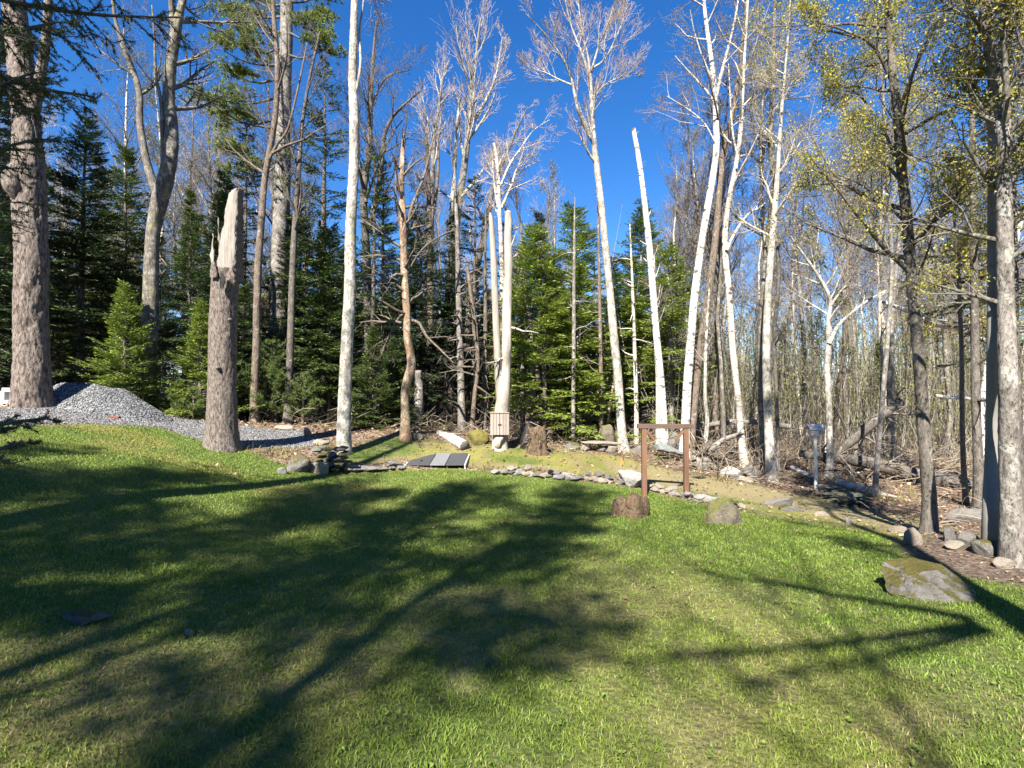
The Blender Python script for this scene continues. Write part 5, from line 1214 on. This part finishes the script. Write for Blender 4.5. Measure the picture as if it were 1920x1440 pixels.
stack("stone_stack", "little stack of flat slate stones at the small forked tree's foot", 1562, 940, 34, 28, 1, 5, 5, ('slate', 'rock'), deep=.16)
stack("stone_stack", "low stack of greenish slabs right of the flat slate stack", 1604, 952, 56, 26, 3, 4, 6, ('slate', 'slate', 'rock_moss'), deep=.18)
# stone bench
g = np.array([cpx(1128, 12.9), 12.9]); bt = thing("stone_bench", "rough stone bench slab on short stones before the leaning tree", "bench", (g[0], g[1], gz(*g)))
stone("support_stone", bt, (-.42, 0, .08), (.17, .16, .13), .2, 'rock_pale', 1); stone("support_stone", bt, (-.02, .05, .08), (.10, .14, .12), .6, 'rock', 2); stone("support_stone", bt, (.26, 0, .08), (.20, .17, .13), 1.1, 'rock_pale', 3)
stone("slab", bt, (-.05, .04, .235), (.60, .24, .055), .06, 'rock_pale', 5, (0, .06)); stone("end_stone", bt, (-.72, .1, .12), (.24, .2, .17), .4, 'rock_moss', 7)
boulder("rock", "brown rounded rock sitting behind the stone bench", 1140, 842, 44, 36, 651, 'rock_brown', d=13.3)
boulder("rock", "grey rock peeking above the bench's left rock", 1130, 828, 26, 22, 652, 'rock', d=13.6)
g = np.array([cpx(1250, 12.7), 12.7]); ts = obj("stone_slab", STONE[4], None); ts.location = (g[0], g[1], gz(*g) + .24); ts.scale = (.48, .36, .12); ts.rotation_euler = (.12, .28, -.1); ts.material_slots[0].link = 'OBJECT'; ts.material_slots[0].material = M['teal']
tag(ts, "tilted grey-green stone slab seen through the timber frame", "slab")

# ------------------------------------------------------------------ gravel pile and loose gravel
g = G(185, 10.6); gp = thing("gravel_pile", "heap of blue-grey crushed gravel beside the massive trunk", "gravel", (g[0], g[1], g[2]))
n = 60; ax = np.linspace(-2.1, 2.1, 130); ay = np.linspace(-1.1, 1.1, 70); X, Y = np.meshgrid(ax, ay)
def heap(x, y):
    top = .80 * np.clip(1 - np.hypot((x + .05) / 1.55, y / 1.0), 0, 1) ** .9
    top = np.maximum(top, .74 * np.clip(1.05 - np.hypot((x + .35) / 1.25, y / .95), 0, 1)); top = np.maximum(top, .76 * np.clip(1.02 - np.hypot((x - .22) / 1.1, (y - .05) / .9), 0, 1))
    return np.minimum(top * .9, .50 + .06 * fbm(x * 2, y * 2, 4, 2)) + .03 * (fbm(x * 3, y * 3, 5, 3) - .5)
Z = ground_z(X + g[0], Y + g[1]) - g[2] + heap(X, Y) - .05
i_ = (np.arange(69)[:, None] * 130 + np.arange(129)[None]); Q_ = np.stack([i_, i_ + 1, i_ + 131, i_ + 130], -1).reshape(-1, 4)
obj("heap", mk_mesh("heap", np.c_[X.ravel(), Y.ravel(), Z.ravel()], Q_, smooth=True), plain('gravel_core', (.17, .175, .18), .9, 0, .6, 60), gp)
def chips(x, y, z, s, rr):
    n = len(x); base = np.array([[1, 0, 0], [-1, 0, 0], [0, 1, 0], [0, -1, 0], [0, 0, 1], [0, 0, -1]], float); f = np.array([[0, 2, 4], [2, 1, 4], [1, 3, 4], [3, 0, 4], [2, 0, 5], [1, 2, 5], [3, 1, 5], [0, 3, 5]])
    A = rr.normal(size=(n, 3, 3)); A[:, 0] = norm(A[:, 0]); A[:, 1] = norm(A[:, 1] - (A[:, 1] * A[:, 0]).sum(-1, keepdims=True) * A[:, 0]); A[:, 2] = np.cross(A[:, 0], A[:, 1])
    sc = s[:, None, None] * (.55 + .6 * rr.random((n, 6, 1)))
    v = np.einsum('kj,njl->nkl', base, A) * sc + np.c_[x, y, z][:, None]
    return v.reshape(-1, 3), ((np.arange(n) * 6)[:, None, None] + f[None]).reshape(-1, 3)
rr = np.random.default_rng(3); n = 26000; x = rr.uniform(-2.1, 2.1, n); y = rr.uniform(-1.1, .7, n); hh = heap(x, y); kp = (hh > .06) | (rr.random(n) < .15); x, y, hh = x[kp], y[kp], hh[kp]
v, t = chips(x, y, ground_z(x + g[0], y + g[1]) - g[2] + hh - .045, .010 + .014 * rr.random(len(x)) ** 2, rr)
obj("stones", mk_mesh("stones", v, None, t), M['chips'], gp, "stuff")
n = 40000; Y = rr.uniform(7, 12.6, n); X = rr.uniform(-13.5, -3.2, n); mm = masks(X, Y); kp = rr.random(n) < mm[2] * .8; X, Y = X[kp], Y[kp]
v, t = chips(X, Y, ground_z(X, Y) + .004, .010 + .011 * rr.random(len(X)), rr)
tag(obj("loose_gravel", mk_mesh("loose_gravel", v, None, t), M['chips']), "loose grey gravel spread over the pad by the broken trunk", "gravel", kind="stuff")
# brick scrap and pale rubble on the gravel edge
def box(w, d, h, bev=.006):
    bm = bmesh.new(); bmesh.ops.create_cube(bm, size=1.0); bmesh.ops.scale(bm, vec=(w, d, h), verts=bm.verts)
    if bev: bmesh.ops.bevel(bm, geom=bm.edges[:], offset=bev, segments=2, affect='EDGES', profile=.6)
    me_ = bpy.data.meshes.new("box"); bm.to_mesh(me_); bm.free(); return me_
def bx(name, parent, loc, dims, mat, rot=(0, 0, 0), bev=.006):
    o = obj(name, box(*dims, bev), M[mat], parent); o.location = loc; o.rotation_euler = rot; return o
p_ = hit(213, 784); o = bx("brick", None, (p_[0], p_[1], gz(*p_) + .015), (.16, .08, .05), 'brick_red', (.1, .1, .5)); tag(o, "red brick lying at the foot of the gravel pile", "brick")
for k, (px, py, dd, w, h, rz, lab) in enumerate([(6, 758, 10.2, .42, .16, .3, "long pale block on the ground at the far left edge"), (8, 742, 10.9, .28, .18, -.2, "pale block stacked at the far left edge, left of the two upper ones"), (20, 737, 11.0, .20, .22, .1, "pale upright block at the far left edge beside the massive trunk")]):
    p = P(px, py, dd); o = bx("building_block", None, p, (w, .2, h), 'block_white', (0, 0, rz), .012); tag(o, lab, "block")
p = P(10, 752, 10.9); o = bx("wood_pallet", None, (p[0], p[1], p[2] - .1), (.7, .5, .12), 'grey_board', (0, 0, .1)); tag(o, "low dark-gapped timber under the pale blocks at the left edge", "pallet")

# ------------------------------------------------------------------ made things
# timber frame
pa = hit(1208, 928); pb = hit(1287, 935); fr = thing("timber_frame", "reddish-brown timber frame with corner braces standing on the lawn", "frame", ((pa[0] + pb[0]) / 2, (pa[1] + pb[1]) / 2, gz(*((pa + pb) / 2))), math.atan2(pb[1] - pa[1], pb[0] - pa[0]))
fw = np.linalg.norm(pb - pa); fd = (pa[1] + pb[1]) / 2; fh = 130 / FPX * fd; ps = .088
for s_ in (-1, 1):
    bx("post", fr, (s_ * fw / 2, 0, fh / 2 - .12), (ps, ps, fh + .2), 'stain_post')
    bx("brace", fr, (s_ * (fw / 2 - .10), 0, fh - .135), (.045, .06, .27), 'stain_post', (0, s_ * math.radians(40), 0), .004)
bx("beam", fr, (.0, -.004, fh + .015), (fw + .24, .10, .085), 'dark_beam')
# birdhouse on its pole
p = hit(1530, 920); bh = thing("birdhouse", "weathered grey wooden birdhouse on a slim pale metal pole", "birdhouse", (p[0], p[1], gz(*p)), -.1); k_ = p[1] / FPX; hp = 104 * k_
v, q = tubes([(np.array([[0, 0, -.1], [.003, 0, hp * .5], [-.004, 0, hp]]), np.array([.036, .034, .034]))], 14); obj("pole", mk_mesh("pole", v, q, smooth=True), M['galv'], bh)
bx("floor", bh, (0, 0, hp + .008), (.22, .20, .016), 'grey_board'); bx("front_board", bh, (0, -.085, hp + .065), (.235, .018, .10), 'grey_board'); bx("back_board", bh, (0, .085, hp + .065), (.235, .018, .10), 'grey_board')
bx("side_board", bh, (-.115, 0, hp + .065), (.018, .15, .10), 'grey_board'); bx("side_board", bh, (.115, 0, hp + .065), (.018, .15, .10), 'grey_board')
bx("roof", bh, (0, -.055, hp + .155), (.30, .17, .016), 'grey_board', (math.radians(38), 0, 0)); bx("roof", bh, (0, .075, hp + .155), (.30, .17, .016), 'grey_board', (math.radians(-38), 0, 0))
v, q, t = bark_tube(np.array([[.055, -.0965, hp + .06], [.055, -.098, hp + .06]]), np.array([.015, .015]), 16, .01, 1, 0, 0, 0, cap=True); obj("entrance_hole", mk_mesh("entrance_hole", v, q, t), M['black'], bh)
# cabinet on the snag
c0 = P(937, 795, 12.0); cb = thing("wooden_cabinet", "small weathered plank cabinet fixed to the silver snag", "cabinet", c0, .02); W_ = 36 * 12 / FPX; H_ = 41 * 12 / FPX
bx("back_box", cb, (0, .075, 0), (W_ * .97, .14, H_ * .97), 'cedar', bev=.004); bx("top_board", cb, (0, .06, H_ / 2 + .006), (W_ * 1.02, .20, .016), 'cedar')
for s_ in (-1, 1):
    dr = bx("door", cb, (s_ * W_ / 4, -.002, -.002), (W_ / 2 - .008, .008, H_ * .96), 'cedar', bev=.002)
    for k in range(3):
        x = (k - 1) * (W_ / 2 - .010) / 3; o = bx("plank", dr, (x, -.013, 0), ((W_ / 2 - .010) / 3 - .006, .016, H_ * .985), 'cedar', bev=.003)
    hd = bx("handle", dr, (-s_ * (W_ / 4 - .022), -.03, -.01), (.022, .03, .035), 'black', (.2, 0, .3), .006)
# bare pale foot of the snag below the cabinet
p = hit(937, 840); sf = np.array(sn.location)
o = obj("torn_foot", rock_mesh(77, 3, 4, .2), M['deadwood'], sn); q_ = P(936, 826, 12.08); o.location = q_ - sf; o.scale = (.15, .09, .17)
# checkered cold-frame panels
Apx = [hit(762, 878), hit(873, 877)]; yb = Apx[0][1]; cc = (Apx[0] + Apx[1]) / 2; pw_ = np.linalg.norm(Apx[1] - Apx[0])
pn = thing("panel_cover", "low tilted cover of three panels, dark, pale, dark, by the stone edging", "cover", (cc[0] - .03, cc[1] + .02, gz(*cc) + .02)); L_ = 1.12; tl = math.radians(6.5)
for k, mt in enumerate(('panel_dark', 'panel_pale', 'panel_dark')):
    wf = (.40, .27, .33)[k] * pw_; x0 = (-.5, -.10, .17)[k] * pw_; o = bx("panel", pn, (x0 + wf / 2, L_ / 2 * math.cos(tl), .055 + L_ / 2 * math.sin(tl)), (wf - .014, L_, .018), mt, (tl, 0, 0), .004)
    o["label"] = ("dark left panel", "pale middle panel", "dark right panel")[k]
bx("side_board", pn, (-.5 * pw_ - .012, L_ / 2, .06), (.03, L_, .12), 'grey_board', (tl * .8, 0, 0), .003); bx("side_board", pn, (.5 * pw_ + .012, L_ / 2, .06), (.03, L_, .12), 'grey_board', (tl * .8, 0, 0), .003)
# marker stake
p = np.array([cpx(1164, 11.6), 11.6]); o = bx("marker_stake", None, (p[0], p[1], gz(*p) + .08), (.028, .012, .22), 'orange', (.05, .1, .3), .002); tag(o, "short orange marker stake in the grass before the stone bench", "stake")

# ------------------------------------------------------------------ logs, stumps and fallen trees
def log(name, label, pts, bark, seed, end='splinter', sides=18, cat="log", lump=.08, barkrel=.004, cut=True, twigs=0):
    """pts: (photo x, photo y, depth, diameter px) along the log"""
    pp = np.array([P(a, b, d) for a, b, d, w in pts]); rad = np.array([w / FPX * d / 2 for a, b, d, w in pts]); c = pp[0].copy(); root = thing(name, label, cat, c)
    V, Q, T = bark_tube(pp - c, rad, sides, .05, seed, 0, lump, barkrel); obj("bark", mk_mesh("bark", V, Q, smooth=True), M[bark], root)
    for e, nb in ((0, 1), (-1, -2)):
        dirv = norm(pp[e] - pp[nb]); V, Q, T = bark_tube(np.array([pp[e] - c - dirv * .01, pp[e] - c + dirv * .004]), np.array([rad[e] * .97] * 2), sides, .02, seed, 0, lump * .5, 0, cap=True); obj("cut_end", mk_mesh("cut_end", V, Q, T), M[end], root)
    if twigs:
        rg_ = np.random.default_rng(seed); S = Skel(); crown(S, pp, rad, .1, twigs, .8, SPEC['dead'], rg_, 70, 1., 2, .004, .6)
        pl_ = S.lv.get(1, []) + S.lv.get(2, []); v, q = tubes(pl_, 4); obj("twigs", mk_mesh("twigs", v - c, q, smooth=True), M['twig_grey'], root, "stuff")
    return root
log("birch_log", "white birch log lying left of the cabinet, near piece", [(846,822,12.9,18), (858,828,12.6,19), (872,836,12.3,20)], 'birch', 1, 'dark_bark')
log("birch_log", "short birch log lying just behind the near white piece", [(824,814,13.5,14), (836,818,13.2,15), (848,822,12.95,15)], 'birch_rough', 2, 'dark_bark')
log("fallen_log", "thin grey log on the ground behind the root stump", [(1026,838,13.6,9), (1050,838,13.9,9), (1085,835,14.2,8)], 'grey_bark', 3)
log("fallen_log", "dark leaning dead log propped in the brush left of the mottled maple", [(1545,868,12.5,14), (1590,832,12.3,16), (1640,790,12.1,18), (1690,752,12.0,16)], 'dark_bark', 4, twigs=10)
log("fallen_log", "big fallen trunk lying across the right-hand woodland floor", [(1500,850,12.6,12), (1570,860,12.4,18), (1620,866,12.2,21), (1700,886,11.9,24), (1780,902,11.5,25), (1860,924,11.2,24)], 'dark_bark', 5, twigs=26, lump=.16, barkrel=.01)
log("birch_log", "lichened birch log lying behind the stacked slates", [(1568,902,11.2,11), (1610,915,10.9,13), (1660,930,10.5,13), (1700,946,10.1,12)], 'birch_rough', 6)
log("birch_log", "whitish fallen stem on the bank left of the birdhouse pole", [(1484,876,11.9,7), (1505,886,11.6,8), (1525,894,11.4,8)], 'birch', 7)
log("fallen_log", "fallen grey stem rising from the root plate to the birches", [(1308,872,12.2,13), (1330,846,12.3,11), (1355,826,12.4,9), (1392,812,12.6,7)], 'grey_bark', 8, twigs=8)
log("fallen_log", "broken dark stem leaning right of the root plate", [(1335,878,12.0,9), (1352,858,12.2,8), (1372,842,12.4,6)], 'dark_bark', 9, twigs=5)
log("fallen_branch", "bleached white fallen branches hung across the right-hand trees", [(1655,566,11,5), (1705,585,11,7), (1760,610,11,8), (1800,618,11,8), (1850,640,11,9)], 'birch', 10, cat="branch", twigs=6)
log("fallen_branch", "short bleached branch level across the right-hand wood", [(1755,742,11.5,5), (1790,746,11.5,6), (1850,748,11.5,5)], 'birch', 11, cat="branch")
log("fallen_log", "long dead stem lying through the brush behind the close birch pair", [(1290,802,15,7), (1340,795,15,9), (1400,790,15,10), (1480,800,15,10)], 'grey_bark', 12, twigs=10)
def stump(name, label, px, py, w, h, seed, mat, d=None, rough=.22, cat="stump", tilt=(0, 0)):
    g = hit(px, py) if d is None else np.array([cpx(px, d), d]); dd = g[1]; R = w / FPX * dd / 2; H = h / FPX * dd
    root = thing(name, label, cat, (g[0], g[1] + R * .6, gz(g[0], g[1] + R * .6)))
    V, Q, T = bark_tube(np.array([[0, 0, -.08], [0, 0, H * .3], [.02, 0, H * .65], [.0, 0, H * .92], [0, .02, H]]), np.array([R * 1.08, R, R * .97, R * .94, R * .86]), 48, .015, seed, .12, rough, .02, (9, 4), cap=True, base_h=.08)
    an = np.arctan2(V[:, 1], V[:, 0]); V[:, 2] *= 1 + .22 * (fbm(np.cos(an) * 2.2 + seed, np.sin(an) * 2.2, seed, 3) - .5) * 2 * np.clip(V[:, 2] / H, 0, 1)
    V[-1, 2] = H * .6
    o = obj("trunk", mk_mesh("trunk", V, Q, T, smooth=True), M[mat], root); root.rotation_euler = (tilt[0], tilt[1], 0); return root
stump("rotten_stump", "rotten brown stump on the lawn left of the timber frame", 1183, 968, 50, 20, 21, 'rotten', rough=.6)
rt = stump("root_stump", "upturned shaggy tan stump on the terrace right of the cabinet", 1008, 848, 36, 42, 22, 'rotten', d=12.0, rough=.3)
rgq = np.random.default_rng(4); rl = []
for k in range(60):
    a = rgq.random() * 6.28; z = .05 + .42 * rgq.random(); R = .20; d_ = np.array([math.cos(a), math.sin(a), rgq.normal() * .5]); L = .08 + .16 * rgq.random(); p0 = np.array([math.cos(a) * R, math.sin(a) * R, z]); rl.append((np.array([p0 * .9, p0 + d_ * L * .5 + rgq.normal(size=3) * .02, p0 + d_ * L + np.array([0, 0, -.05])]), np.array([.014, .009, .003])))
v, q = tubes(rl, 5); obj("roots", mk_mesh("roots", v, q, smooth=True), M['brown_bark'], rt, "stuff")
boulder("hollow_shade", "black lump standing in for the shaded hollow left of the tan upturned stump", 991, 842, 26, 38, 660, 'black', d=12.3, cat="stump", planes=5)  # black colour stands in for the shade of a hollow
# root plate of the fallen stem
g = np.array([cpx(1318, 12.0), 12.0]); rp = thing("root_plate", "torn-up root plate with dark hollow right of the timber frame", "stump", (g[0], g[1], gz(*g)))
V, Q, T = bark_tube(np.array([[-.1, .22, .1], [0, .1, .16], [.02, 0, .18]]), np.array([.16, .30, .26]), 34, .03, 6, 0, .35, .03, (8, 4), cap=True); obj("root_mass", mk_mesh("root_mass", V, Q, T, smooth=True), M['grey_bark'], rp)
rl = []
for k in range(46):
    a = rgq.random() * 6.28; d_ = np.array([math.cos(a), -.35 * rgq.random(), math.sin(a)]); p0 = np.array([0, 0, .2]) + d_ * .2; L = .15 + .4 * rgq.random(); b_ = rgq.normal(size=3) * .06
    rl.append((np.array([p0, p0 + d_ * L * .5 + b_, p0 + d_ * L + b_ * 2 - np.array([0, 0, .08])]), np.array([.022, .014, .004])))
v, q = tubes(rl, 6); obj("roots", mk_mesh("roots", v, q, smooth=True), M['brown_bark'], rp, "stuff")

# labels of look-alikes in one gap of the wood: told apart by their order from the left
same = {}
for o in list(COL.objects):
    if o.parent is None and o.get("group") in ("bare trees in the woodland behind", "spruces in the woodland behind"): same.setdefault(o["label"], []).append(o)
for lab, lst in same.items():
    if len(lst) < 2: continue
    lst.sort(key=lambda o: o.location.x / o.location.y)
    for i, o in enumerate(lst):
        o["label"] = lab + ", " + ("leftmost" if i == 0 else "rightmost" if i == len(lst) - 1 else ("second", "third", "fourth", "fifth", "sixth", "seventh", "eighth")[min(i - 1, 6)] + " from left")
